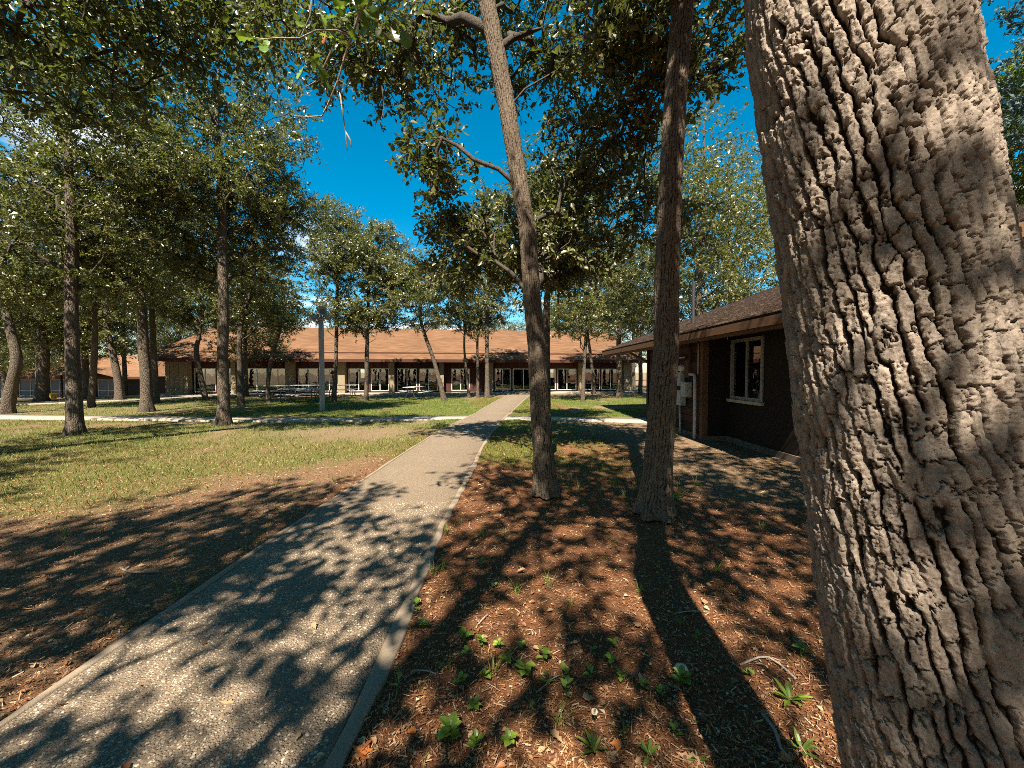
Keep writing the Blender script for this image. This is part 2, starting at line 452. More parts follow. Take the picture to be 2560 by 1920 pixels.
def m_glass(name, tint=(0.75, 0.8, 0.78), refl=0.75):
    n = NT(name); n.t.nodes.remove(n.b)
    tr = n.n("ShaderNodeBsdfTransparent"); tr.inputs['Color'].default_value = (*tint, 1)
    gl = n.n("ShaderNodeBsdfGlossy"); gl.inputs['Roughness'].default_value = 0.01; gl.inputs['Color'].default_value = (0.95, 0.95, 0.95, 1)
    fr = n.n("ShaderNodeFresnel"); fr.inputs['IOR'].default_value = 1.9
    w = n.coord('Object'); z = n.noise(w, 1.6, 2); bp = n.n("ShaderNodeBump"); bp.inputs['Strength'].default_value = 0.05; bp.inputs['Distance'].default_value = 0.05
    n.L(z, bp.inputs['Height']); n.L(bp.outputs[0], gl.inputs['Normal'])
    ms = n.n("ShaderNodeMixShader"); n.L(fr.outputs[0], ms.inputs[0]); n.L(tr.outputs[0], ms.inputs[1]); n.L(gl.outputs[0], ms.inputs[2])
    n.L(ms.outputs[0], n.o.inputs['Surface']); return n.m
MAT['glass'] = m_glass("window glass")

# ------------------------------------------------------------------ ground
def ground_z(x, y):
    x = np.asarray(x, float); y = np.asarray(y, float)
    drop = -1.25 * sst(-24, -36, x) * sst(22, 36, y)
    bumps = 0.030 * (fbm(x * 0.9, y * 0.9, 3, 3) - 0.5) + 0.05 * (fbm(x * 0.2, y * 0.2, 8, 2) - 0.5)
    base = drop + bumps * sst(60, 30, np.abs(x) + np.abs(y) * 0.3) - 0.02
    mid = np.interp(y, [-8, 6, 9.5, 14, 20, 27.6], [-1.53, -1.45, -1.31, -0.85, -0.27, 0.52])
    near = sst(1.9, 1.1, np.abs(x - mid)) * sst(29, 27, y)
    return base * (1 - near) + 0.022 * near
def cover(x, y):
    """share of green grass and of pale bare dirt on the ground"""
    n1 = fbm(x * 0.5, y * 0.5, 21, 4); n2 = fbm(x * 1.7, y * 1.7, 31, 3); n3 = fbm(x * 0.23 + 9, y * 0.35, 44, 3)
    left = sst(-2.0, -2.8, x); right = 1 - left
    lawn_far = sst(13.6, 14.6, y + 0.3 * x * 0) * sst(26.5, 23.5, y + 3 * (n3 - 0.5)) * (0.55 + 0.5 * sst(-15, -8, x))
    edge = 2.9 + np.clip(x + 6, -30, 4) * np.where(x > -6, 1.2, 0.15)
    lawn_left = left * sst(edge - 0.8, edge + 3.4, y + 3.4 * (n1 - 0.5) + 1.6 * (n2 - 0.5)) * sst(13.4, 13.0, y) * 0.72
    lawn_right = right * sst(5.2, 8.0, y + 2.5 * (n1 - 0.5)) * sst(13.4, 13.0, y) * sst(3.2, 0.8, x + 2 * (n2 - 0.5)) * 0.75
    green = np.clip(lawn_far + lawn_left + lawn_right, 0, 1) * sst(0.28, 0.50, n2 * 0.55 + n1 * 0.45)
    green = np.clip(green, 0, 1)
    wood = sst(26, 30, y) * 0.25 * sst(0.4, 0.6, n1)
    green = np.maximum(green, wood)
    dry = np.clip(sst(8.5, 11.0, y) * 0.75 + left * sst(4.5, 7.5, y) * 0.55 + sst(0.56, 0.72, n3) * 0.4 * sst(3, 6, y), 0, 1) * sst(0.25, 0.6, n1)
    dry = np.maximum(dry, left * (0.60 + 0.35 * sst(0.30, 0.6, n3))); dry = np.maximum(dry, sst(2.0, 3.2, x) * sst(4.2, 5.5, y) * 0.85)
    patch = sst(1.6, 0.4, np.hypot((x + 4.2) / 2.4, (y - 10.6) / 1.1))
    green = green * (1 - 0.75 * patch); dry = np.maximum(dry, patch * 0.9)
    return green, dry
def axis(lo, hi, near, far_lo, far_hi):
    a = np.arange(lo, hi + 1e-6, near)
    L = lo - np.cumsum(near * 1.35 ** np.arange(1, 60)); L = L[L > far_lo]
    H = hi + np.cumsum(near * 1.35 ** np.arange(1, 60)); H = H[H < far_hi]
    return np.concatenate([[far_lo], L[::-1], a, H, [far_hi]])
gx = axis(-24, 8, 0.16, -700, 700); gy = axis(0, 20, 0.16, -300, 1200)
X, Y = np.meshgrid(gx, gy); Z = ground_z(X, Y)
nx, ny = len(gx), len(gy)
ii = (np.arange(ny - 1)[:, None] * nx + np.arange(nx - 1)[None]).ravel()
gg, gd = cover(X.ravel(), Y.ravel())
ground = fast_obj("ground", np.stack([X.ravel(), Y.ravel(), Z.ravel()], 1), np.stack([ii, ii + 1, ii + nx + 1, ii + nx], 1), MAT['ground'], None, True, {'green': gg, 'dry': gd})
tag(ground, kind='structure', label='wooded ground of pine straw, bare earth and patchy grass')

# ------------------------------------------------------------------ paths
PATH = np.array([(-8, -2.37, -0.69), (0.5, -2.37, -0.69), (1.7, -2.37, -0.69), (3, -2.34, -0.69), (4.2, -2.35, -0.69), (6, -2.25, -0.65), (7.3, -2.2, -0.62), (9.5, -2.08, -0.55),
                 (12, -1.85, -0.38), (13.8, -1.6, -0.18), (14.7, -1.5, -0.08), (20, -1.05, 0.5), (25, -0.57, 1.05), (27.6, -0.3, 1.35)])
ys = np.concatenate([np.arange(-8, 1, 1.0), np.arange(1, 15, 0.08), np.arange(15, 27.61, 0.6)])
XL = np.interp(ys, PATH[:, 0], PATH[:, 1]); XR = np.interp(ys, PATH[:, 0], PATH[:, 2])
for _ in range(6):
    XL[1:-1] = (XL[:-2] + 2 * XL[1:-1] + XL[2:]) / 4; XR[1:-1] = (XR[:-2] + 2 * XR[1:-1] + XR[2:]) / 4
wob = lambda s, a: a * (vn(ys * 4.0, ys * 0 + s, 77) - 0.5) + a * 1.2 * (vn(ys * 0.9, ys * 0 + s, 78) - 0.5)
def strip(name, a, b, ztop, mat, parent=None, zbot=-0.15):
    n = len(ys); V = []
    zt = ztop + 0.012 * (vn(ys * 0.5, ys * 0, 12) - 0.5)
    bev = 0.008
    rows = [np.stack([a, ys, np.full(n, zbot)], 1), np.stack([a, ys, zt - bev], 1), np.stack([a + bev, ys, zt], 1), np.stack([b - bev, ys, zt], 1), np.stack([b, ys, zt - bev], 1), np.stack([b, ys, np.full(n, zbot)], 1)]
    V = np.stack(rows, 1).reshape(-1, 3)
    i = np.arange(n - 1)[:, None] * 6; k = np.arange(5)[None]
    F = np.stack([i + k, i + k + 1, i + 6 + k + 1, i + 6 + k], -1).reshape(-1, 4)[:, ::-1]
    return fast_obj(name, V, F, mat, parent)
path = strip("path", XL + 0.05, XR - 0.072, 0.036, MAT['agg'])
tag(path, 'long exposed aggregate footpath running towards the dining hall', None, None, 'structure')
strip("border", XL + wob(1, 0.02), XL + 0.052 + wob(2, 0.008), 0.044, MAT['conc'], path)
strip("border", XR - 0.075 + wob(3, 0.016), XR + wob(4, 0.035), 0.043, MAT['conc'], path)
# pebbles standing proud of the near part of the path
rs = np.random.RandomState(5)
N = 17000
pyy = 1.35 + (rs.rand(N) ** 1.5) * 3.4
pxl = np.interp(pyy, ys, XL) + 0.07; pxr = np.interp(pyy, ys, XR) - 0.11
pxx = pxl + rs.rand(N) * (pxr - pxl)
pr = 0.0035 + 0.006 * rs.rand(N) ** 1.6
keep = vn(pxx * 3, pyy * 3, 5) + 0.5 * rs.rand(N) > 0.45
pxx, pyy, pr = pxx[keep], pyy[keep], pr[keep]; N = len(pxx)
oct_ = np.array([(1,0,0),(0.3,0.95,0),(-0.9,0.35,0),(-0.5,-0.85,0),(0.6,-0.75,0),(0,0,0.55)])
an = rs.rand(N) * 6.28
O = oct_[None] * pr[:, None, None] * (0.75 + 0.5 * rs.rand(N, 6, 1))
V = np.stack([O[..., 0] * np.cos(an)[:, None] - O[..., 1] * np.sin(an)[:, None] * 0.8, O[..., 0] * np.sin(an)[:, None] + O[..., 1] * np.cos(an)[:, None] * 0.8, O[..., 2]], -1)
V += np.stack([pxx, pyy, 0.0365 + 0.012 * (vn(pyy * 0.5, pyy * 0, 12) - 0.5)], -1)[:, None]
tri = np.array([(0,1,5),(1,2,5),(2,3,5),(3,4,5),(4,0,5)])
peb = fast_obj("pebbles", V.reshape(-1, 3), (np.arange(N)[:, None, None] * 6 + tri[None]).reshape(-1, 3), MAT['pebble'], path, True, {'tint': np.repeat(rs.rand(N), 6)})
peb['kind'] = 'stuff'

def flat_path(name, mid, width, z, mat, label):
    P = np.array(mid, float); t = np.concatenate([[0], np.cumsum(np.hypot(*np.diff(P, axis=0).T))])
    tt = np.linspace(0, t[-1], max(8, int(t[-1] / 0.5))); x = np.interp(tt, t, P[:, 0]); y = np.interp(tt, t, P[:, 1])
    for _ in range(8):
        x[1:-1] = (x[:-2] + 2 * x[1:-1] + x[2:]) / 4; y[1:-1] = (y[:-2] + 2 * y[1:-1] + y[2:]) / 4
    dx, dy = np.gradient(x), np.gradient(y); l = np.hypot(dx, dy); nxv, nyv = -dy / l, dx / l
    w = width / 2
    gz = ground_z(x, y) * (np.abs(ground_z(x, y)) > 0.2) + z
    rows = []
    for s, zz in ((-w, -0.15), (-w, 0.0), (w, 0.0), (w, -0.15)):
        rows.append(np.stack([x + nxv * s, y + nyv * s, gz + zz], 1))
    V = np.stack(rows, 1).reshape(-1, 3); n = len(x)
    i = np.arange(n - 1)[:, None] * 4; k = np.arange(3)[None]
    F = np.stack([i + k, i + 4 + k, i + 4 + k + 1, i + k + 1], -1).reshape(-1, 4)[:, ::-1]
    o = fast_obj(name, V, F, mat); return tag(o, label, None, None, 'structure')
flat_path("crossing_path", [(-26, 15.3), (-19, 14.2), (-13, 13.6), (-8, 13.2), (-5, 13.35), (-1.55, 13.85)], 0.9, 0.028, MAT['conc_pale'], 'pale concrete path crossing the lawn to the left')
flat_path("crossing_path", [(-0.25, 13.6), (2.2, 13.4), (4.6, 12.9)], 1.0, 0.028, MAT['conc_pale'], 'short concrete path from the footpath to the brown cabin')
flat_path("path", [(-30, 18.5), (-25.5, 19.5), (-21.8, 23.0), (-20.6, 27.5)], 1.2, 0.02, MAT['conc_pale'], 'narrow path curving between the trees on the far left')
def at_facade(px):  # distance along the dining hall front for a photo column
    d = ray(px, 930); o = np.array([-25.2, 28.3]); a = math.radians(7.6); e = np.array([math.cos(a), math.sin(a)])
    M = np.array([[d[0], -e[0]], [d[1], -e[1]]]); t, u = np.linalg.solve(M, o); return u
HALL_A = math.radians(7.6)
def hall(u, v, z=0.0):
    return np.array([-25.2 + u * math.cos(HALL_A) - v * math.sin(HALL_A), 28.3 + u * math.sin(HALL_A) + v * math.cos(HALL_A), z])
q = [hall(-1.5, -2.6), hall(37, -2.2), hall(37, 1.0), hall(-1.5, 1.0)]
MB().hexa([(p[0], p[1], -0.2) for p in q] + [(p[0], p[1], 0.035) for p in q]).build("patio", MAT['conc_pale']).__setitem__('kind', 'structure')
bpy.data.objects["patio"]['label'] = 'concrete apron along the front of the dining hall'
q = [(-62, 40.5), (-41, 40.5), (-41, 43.5), (-62, 43.5)]
MB().hexa([(p[0], p[1], -1.6) for p in q] + [(p[0], p[1], -1.20) for p in q]).build("patio", MAT['conc_pale'])
tag(bpy.data.objects["patio.001"], 'concrete apron before the low far-left building', None, None, 'structure')

# ------------------------------------------------------------------ dining hall
HL = 35.6
dh = thing("dining_hall", "long low dining hall with orange shingle roof and glass doors", "building", (-25.2, 28.3, 0), HALL_A)
def glass_unit(parent, u0, u1, z0, z1, v, fr=0.06, panes=2, mat='frame', name="window", depth=0.08, pmat='glass'):
    m = MB()
    m.box(u0, u0 + fr, v, v + depth, z0, z1); m.box(u1 - fr, u1, v, v + depth, z0, z1)
    m.box(u0 + fr, u1 - fr, v + 0.003, v + depth - 0.003, z1 - fr, z1); m.box(u0 + fr, u1 - fr, v + 0.003, v + depth - 0.003, z0, z0 + fr)
    w = m.build(name, MAT[mat], parent)
    W = (u1 - u0 - 2 * fr) / panes
    for k in range(panes):
        a = u0 + fr + W * k
        MB().box(a + 0.015, a + W - 0.015, v + 0.035, v + 0.042, z0 + fr, z1 - fr).build("pane", MAT[pmat], w)
        if k: MB().box(a - 0.03, a + 0.03, v + 0.006, v + depth - 0.01, z0 + fr, z1 - fr).build("mullion", MAT[mat], w)
    return w
cols_px = [(585, 597), (719, 739), (849, 866), (974, 988), (1099, 1110), (1220, 1232), (1340, 1352), (1445, 1455), (1555, 1573)]
cols = [(at_facade(a), at_facade(b)) for a, b in cols_px]
end_wall = (0.0, at_facade(479))
units_px = [(482, 539), (543, 583), (613, 667), (667, 718), (742, 796), (798, 846), (869, 922), (925, 973), (991, 1043), (1046, 1096), (1127, 1176), (1236, 1278), (1281, 1337), (1354, 1391), (1393, 1443), (1459, 1502), (1503, 1552)]
units = [(at_facade(a) + 0.04, at_facade(b) - 0.04) for a, b in units_px]
ZD0, ZD1 = 0.14, 1.93
# front wall: header, sill and the piers between the glass units
MB().box(end_wall[1], HL, 0.05, 0.25, ZD1 + 0.03, 3.2).build("header_wall", MAT['wood_red'], dh)
MB().box(end_wall[1], HL, 0.04, 0.26, 0.0, ZD0).build("sill", MAT['wood_dark'], dh)
edges = [end_wall[1]]
for a, b in units: edges += [a, b]
edges.append(HL)
for k in range(0, len(edges), 2):
    if edges[k + 1] - edges[k] > 0.02:
        MB().box(edges[k], edges[k + 1], 0.06, 0.24, ZD0, ZD1 + 0.03).build("wall_panel", MAT['wood_red'], dh)
for a, b in units:
    glass_unit(dh, a, b, ZD0, ZD1, 0.07)
for k, (a, b) in enumerate(cols):
    c = MB().box(a, b, -0.45, 0.048, 0, 2.62).build("column", MAT['block'], dh, False, 0.015)
# vertical battens on the header
for k in range(int((HL - end_wall[1]) / 0.6)):
    u = end_wall[1] + 0.3 + k * 0.6
    MB().box(u, u + 0.05, 0.02, 0.05, ZD1 + 0.05, 2.65).build("batten", MAT['wood_red'], dh)
# end wall of tan blocks
ew = MB().box(0.02, end_wall[1] - 0.01, -0.38, 0.3, 0, 2.6).build("end_wall", MAT['stone_pale'], dh)
nb = 5; bw = (end_wall[1]) / nb; bh = 0.2
bme = None
rb = random.Random(3)
for r in range(13):
    for k in range(nb):
        if bme is None:
            o = MB().box(0.012, bw - 0.012, -0.02, 0.02, 0.008, bh - 0.008).build("block", MAT['block'], ew, False); bme = o.data
        else:
            o = link(bpy.data.objects.new("block", bme), ew)
        o.location = (k * bw, -0.39 - rb.random() * 0.012, r * bh)
# shell, floor, inside
MB().box(0.0, 0.2, 0.3, 15.0, 0, 3.0).build("side_wall", MAT['wood_dark'], dh)
MB().box(HL - 0.2, HL, 0.3, 15.0, 0, 3.0).build("side_wall", MAT['wood_dark'], dh)
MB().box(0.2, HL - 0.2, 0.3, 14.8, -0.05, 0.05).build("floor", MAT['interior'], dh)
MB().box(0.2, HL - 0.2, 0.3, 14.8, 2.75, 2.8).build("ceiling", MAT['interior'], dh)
back = MB(); u = 0.2
back_open = [(9.8, 10.4), (23.0, 23.9), (24.3, 25.4), (29.6, 30.2), (31.6, 32.8)]
for a, b in back_open:
    back.box(u, a, 14.8, 15.0, 0, 2.8); back.box(a, b, 14.8, 15.0, 0, 0.95); back.box(a, b, 14.8, 15.0, 2.0, 2.8); u = b
back.box(u, HL - 0.2, 14.8, 15.0, 0, 2.8)
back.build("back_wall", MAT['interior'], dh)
for k in range(6):
    t = MB(); uu = 4 + k * 5.2
    t.box(uu, uu + 2.4, 5.0, 5.8, 0.70, 0.75)
    for dx in (0.15, 2.2):
        for dy in (5.1, 5.65): t.box(uu + dx, uu + dx + 0.05, dy, dy + 0.05, 0.05, 0.70)
    t.build("inside_table", MAT['interior'], dh)
# roof
def slab(P, th):  # quad + thickness downwards
    return [(*p[:2], p[2] - th) for p in P] + [tuple(p) for p in P]
OV = 1.15; ZE = 2.62; ZR = 5.85; VR = 7.5
m = MB(); m.hexa(slab([(-1.1, -OV, ZE), (HL + 0.9, -OV, ZE), (HL + 0.9, VR, ZR), (-1.1, VR, ZR)], 0.06))
roof = m.build("roof", MAT['shingle'], dh)
MB().hexa(slab([(-1.1, VR + 0.002, ZR - 0.002), (HL + 0.9, VR + 0.002, ZR - 0.002), (HL + 0.9, 16.15, ZE), (-1.1, 16.15, ZE)], 0.06)).build("roof", MAT['shingle'], dh)
sl = (ZR - ZE) / (VR + OV)
# shingle courses: thin overlapping steps on the front slope
m = MB(); nrow = 44
for r in range(nrow):
    v0 = -OV + r * (VR + OV) / nrow; v1 = v0 + (VR + OV) / nrow * 1.05
    za = ZE + (v0 + OV) * sl; zb = ZE + (v1 + OV) * sl
    m.hexa([(-1.12, v0, za + 0.004), (HL + 0.92, v0, za + 0.004), (HL + 0.92, v1, zb + 0.002), (-1.12, v1, zb + 0.002), (-1.12, v0, za + 0.03), (HL + 0.92, v0, za + 0.03), (HL + 0.92, v1, zb + 0.006), (-1.12, v1, zb + 0.006)])
o = m.build("shingle_courses", MAT['shingle'], roof); o['kind'] = 'stuff'
MB().box(-1.14, HL + 0.94, -OV - 0.035, -OV - 0.004, ZE - 0.22, ZE + 0.005).build("fascia", MAT['wood_red'], dh)
MB().hexa(slab([(-1.05, -OV + 0.02, ZE - 0.17), (HL + 0.85, -OV + 0.02, ZE - 0.17), (HL + 0.85, 0.04, ZE - 0.10), (-1.05, 0.04, ZE - 0.10)], 0.02)).build("soffit", MAT['wood_dark'], dh)
for s in (-1.16, HL + 0.93):
    MB().hexa(slab([(s, -OV - 0.03, ZE + 0.03), (s + 0.04, -OV - 0.03, ZE + 0.03), (s + 0.04, VR, ZR + 0.03), (s, VR, ZR + 0.03)], 0.24)).build("barge_board", MAT['wood_red'], dh)
MB().add([(0.0, 0.3, 2.9), (0.0, 14.9, 2.9), (0.0, VR, ZR - 0.1), (0.18, 0.3, 2.9), (0.18, 14.9, 2.9), (0.18, VR, ZR - 0.1)], [(0,1,2),(3,5,4),(0,3,4,1),(1,4,5,2),(2,5,3,0)]).build("gable", MAT['wood_dark'], dh)
MB().tube([(HL * 0.505, -0.3, ZE - 0.28), (HL * 0.505, -0.3, ZE - 0.16)], 0.09, 10).build("soffit_lamp", MAT['lamp_metal'], dh)

# ------------------------------------------------------------------ far left building
lb = thing("lodge_building", "low far-left building with navy window panels under a shaded brown roof", "building", (-60.0, 44.0, -1.25), 0)
LW = 18.0
MB().box(0, LW, 0.1, 9, 0, 2.4).build("wall", MAT['wood_dark'], lb)
for a, b in ((0.4, 3.4), (3.6, 6.2), (7.2, 9.2), (9.4, 12.2), (12.6, 15.0)):
    w = glass_unit(lb, a, b, 0.1, 2.05, 0.0, 0.09, 2, 'frame_tan', "window", 0.1, 'blue_panel')
    MB().box(a + 0.09, b - 0.09, -0.005, 0.03, 0.72, 0.82).build("rail", MAT['frame_tan'], w)
r = MB(); r.hexa(slab([(-1.5, -1.3, 2.4), (LW + 0.8, -1.3, 2.4), (LW - 4.2, 4.6, 5.0), (-1.5, 4.6, 5.0)], 0.1)); r.build("roof", MAT['shingle'], lb)
MB().hexa(slab([(LW + 0.8, -1.3, 2.4), (LW + 0.8, 10.4, 2.4), (LW - 4.2, 4.75, 5.0), (LW - 4.2, 4.6, 5.0)], 0.1)).build("roof_hip", MAT['shingle'], lb)
MB().hexa(slab([(LW + 0.8, 10.4, 2.4), (-1.5, 10.4, 2.4), (-1.5, 4.75, 5.0), (LW - 4.2, 4.75, 5.0)], 0.1)).build("roof_back", MAT['shingle'], lb)
MB().box(-1.5, LW + 0.8, -1.34, -1.3, 2.1, 2.38).build("fascia", MAT['wood_red'], lb)
pr_ = MB(); pr_.hexa(slab([(10.5, -2.6, 2.45), (13.6, -2.6, 3.35), (13.6, 1.6, 3.5), (10.5, 1.6, 2.7)], 0.12)); pr_.hexa(slab([(13.6, -2.6, 3.351), (17.2, -2.6, 2.45), (17.2, 1.6, 2.7), (13.6, 1.6, 3.501)], 0.12)); pr_.build("porch_roof", MAT['shingle'], lb)
for u in (11.0, 14.6, 16.8): MB().box(u, u + 0.14, -2.3, -2.16, 0, 2.5).build("porch_post", MAT['wood_dark'], lb)
yb = thing("yellow_bin", "small bright yellow bin beside a forked trunk near the far-left building", "bin", (*G(128, 1000, -0.25)[:2], -0.3))
mb = MB(); mb.hexa([(-0.17, -0.17, 0.06), (0.17, -0.17, 0.06), (0.17, 0.17, 0.06), (-0.17, 0.17, 0.06), (-0.22, -0.22, 0.42), (0.22, -0.22, 0.42), (0.22, 0.22, 0.42), (-0.22, 0.22, 0.42)]); mb.build("tub", MAT['yellow'], yb, False, 0.02)
mb = MB(); mb.box(-0.25, 0.25, -0.25, 0.25, 0.423, 0.47); mb.build("lid", MAT['yellow'], yb, False, 0.015)
for sx in (-0.13, 0.13): MB().box(sx - 0.03, sx + 0.03, -0.15, 0.15, -0.02, 0.07).build("foot", MAT['black_metal'], yb)

# ------------------------------------------------------------------ cabin on the right
cb = thing("cabin", "dark brown cabin with sloping shingle roof behind the big trunk", "building", (0, 0, 0))
CE, CZE, CS = 4.05, 2.58, 0.372
CY0, CY1 = 5.5, 17.2
WN, WF = 5.2, 4.65      # near and far wall planes
def rz_(x): return CZE + (x - CE) * CS
win = (7.95, 9.12, 1.02, 2.40)
w1 = MB()
w1.box(WN, WN + 0.15, 6.3, win[0], 0.12, 2.85); w1.box(WN, WN + 0.15, win[1], 9.3, 0.12, 2.85)
w1.box(WN, WN + 0.15, win[0], win[1], 0.12, win[2]); w1.box(WN, WN + 0.15, win[0], win[1], win[3], 2.85)
w1.build("window_wall", MAT['wood_dark'], cb)
MB().box(WF + 0.11, WN, 9.31, 9.45, 0.12, 2.70).build("return_wall", MAT['wood_dark'], cb)
MB().box(WF + 0.02, WF + 0.16, 9.46, 13.2, 0.1, 2.62).build("service_wall", MAT['wood_dark'], cb)
MB().box(WF + 0.16, 11.0, 13.05, 13.2, 0.1, 2.7).build("end_wall", MAT['wood_dark'], cb)
MB().box(WN + 0.15, 11.0, 6.3, 6.45, 0.1, 2.8).build("end_wall", MAT['wood_dark'], cb)
MB().box(WN + 0.6, 11.0, 6.5, 13.0, 0.0, 0.1).build("floor", MAT['interior'], cb)
MB().box(WN - 0.05, WN + 0.2, 6.25, 9.26, -0.1, 0.118).build("foundation", MAT['footing'], cb)
MB().box(WF - 0.02, WN + 0.1, 9.265, 13.25, -0.1, 0.098).build("foundation", MAT['footing'], cb)
MB().box(WF - 0.04, WF + 0.10, 9.31, 9.44, 0.0, 2.6).build("corner_post", MAT['fascia'], cb)
MB().box(WF - 0.03, WF + 0.10, 13.06, 13.22, 0.0, 2.6).build("corner_post", MAT['wood_dark'], cb)
for k in range(12):   # horizontal boards low on the service wall
    MB().box(WF - 0.004, WF + 0.018, 9.50, 13.0, 0.13 + k * 0.2, 0.13 + k * 0.2 + 0.185).build("board", MAT['wood_red'] if k % 3 else MAT['wood_dark'], cb)
# diagonal boards on the window wall
for k in range(10):
    y0 = 6.6 + k * 0.36
    m = MB()
    a0, a1 = y0, y0 + 0.35
    z0, z1 = 0.14, min(1.0, 2.4)
    sh = (z1 - z0) * 0.8
    P = [(WN - 0.02, max(6.3, min(9.28, a0 - sh)), z1), (WN - 0.02, max(6.3, min(9.28, a1 - sh)), z1), (WN - 0.02, min(9.28, a1), z0), (WN - 0.02, min(9.28, a0), z0)]
    if P[2][1] - P[3][1] > 0.05 and P[1][1] - P[0][1] > 0.05:
        m.add(P + [(WN - 0.002, p[1], p[2]) for p in P], [(0,1,2,3),(7,6,5,4),(0,4,5,1),(1,5,6,2),(2,6,7,3),(3,7,4,0)])
        m.build("board", MAT['wood_dark'], cb)
# window of the cabin
wf = MB(); fr = 0.07
wf.box(WN - 0.03, WN + 0.08, win[0], win[0] + fr, win[2], win[3]); wf.box(WN - 0.03, WN + 0.08, win[1] - fr, win[1], win[2], win[3])
wf.box(WN - 0.027, WN + 0.077, win[0] + fr, win[1] - fr, win[3] - fr, win[3]); wf.box(WN - 0.027, WN + 0.077, win[0] + fr, win[1] - fr, win[2], win[2] + fr)
wf = wf.build("window", MAT['frame_dim'], cb)
ym = (win[0] + win[1]) / 2
MB().box(WN - 0.01, WN + 0.06, ym - 0.03, ym + 0.03, win[2] + fr, win[3] - fr).build("mullion", MAT['frame_dim'], wf)
MB().box(WN - 0.08, WN + 0.02, win[0] - 0.05, win[1] + 0.05, win[2] - 0.07, win[2] - 0.005).build("sill", MAT['frame_tan'], wf)
for a, b in ((win[0] + fr, ym - 0.03), (ym + 0.03, win[1] - fr)):
    MB().box(WN + 0.02, WN + 0.026, a, b, win[2] + fr, win[3] - fr).build("pane", MAT['glass'], wf)
cv = []; nn_ = 60
for k in range(nn_):
    y = win[0] + (win[1] - win[0]) * k / (nn_ - 1); x = WN + 0.22 + 0.035 * math.sin(k * 1.3) + 0.012 * math.sin(k * 2.9)
    cv += [(x, y, win[2] - 0.05), (x, y, win[3] + 0.05)]
MB().add(cv, [(2*k, 2*k+1, 2*k+3, 2*k+2) for k in range(nn_ - 1)]).build("curtain", MAT['curtain'], wf, True)
# roof with courses
RX = 12.2
MB().hexa(slab([(CE, CY0, rz_(CE)), (CE, CY1, rz_(CE)), (RX, CY1, rz_(RX)), (RX, CY0, rz_(RX))][::-1], 0.05)).build("roof", MAT['wood_dark'], cb)
MB().hexa(slab([(RX, CY0, rz_(RX)), (RX, CY1, rz_(RX)), (16.4, CY1, 3.9), (16.4, CY0, 3.9)][::-1], 0.05)).build("roof_back", MAT['shingle_cabin'], cb)
m = MB(); nrow = 58; rr = random.Random(8)
for r_ in range(nrow):
    x0 = CE - 0.03 + r_ * (RX - CE) / nrow; x1 = x0 + (RX - CE) / nrow * 1.06
    y = CY0 - rr.random() * 0.25
    while y < CY1:
        y2 = min(CY1 + 0.02, y + rr.uniform(0.22, 0.36)); h = 0.012 + rr.random() * 0.012
        ya = max(y, CY0 - 0.02)
        if y2 - ya > 0.03:
            m.hexa([(x0, ya + 0.004, rz_(x0) + 0.002), (x1, ya + 0.004, rz_(x1) + 0.002), (x1, y2 - 0.004, rz_(x1) + 0.002), (x0, y2 - 0.004, rz_(x0) + 0.002),
                    (x0, ya + 0.004, rz_(x0) + h + 0.01), (x1, ya + 0.004, rz_(x1) + 0.006), (x1, y2 - 0.004, rz_(x1) + 0.006), (x0, y2 - 0.004, rz_(x0) + h + 0.01)])
        y = y2
o = m.build("shingles", MAT['shingle_cabin'], cb); o['kind'] = 'stuff'
MB().box(CE - 0.03, CE + 0.005, CY0 - 0.01, CY1 + 0.01, CZE - 0.20, CZE - 0.052).build("fascia", MAT['fascia'], cb)
MB().box(CE + 0.03, CE + 0.12, CY0 + 0.05, CY1 - 0.05, CZE - 0.26, CZE - 0.06).build("eave_beam", MAT['fascia'], cb)
for y in np.arange(CY0 + 0.4, CY1, 1.2):
    MB().hexa(slab([(CE + 0.12, y, rz_(CE + 0.12) - 0.06), (CE + 0.12, y + 0.09, rz_(CE + 0.12) - 0.06), (WN + 0.1, y + 0.09, rz_(WN + 0.1) - 0.06), (WN + 0.1, y, rz_(WN + 0.1) - 0.06)][::-1], 0.13)).build("rafter", MAT['wood_dark'], cb)
for y in (CY0 - 0.04, CY1 + 0.01):
    MB().hexa(slab([(CE - 0.03, y, rz_(CE) - 0.004), (CE - 0.03, y + 0.035, rz_(CE) - 0.004), (RX, y + 0.035, rz_(RX) - 0.004), (RX, y, rz_(RX) - 0.004)][::-1], 0.2)).build("barge_board", MAT['fascia'], cb)
MB().tube([(WF, 13.1, 1.95), (CE + 0.1, 14.0, 2.42)], 0.045, 6).build("brace", MAT['fascia'], cb)
vp = AT(1733, 790, 11.5)
MB().tube([(vp[0], 11.5, rz_(vp[0]) - 0.1), (vp[0], 11.5, rz_(vp[0]) + 1.25)], 0.05, 12).build("vent_pipe", MAT['black_metal'], cb)
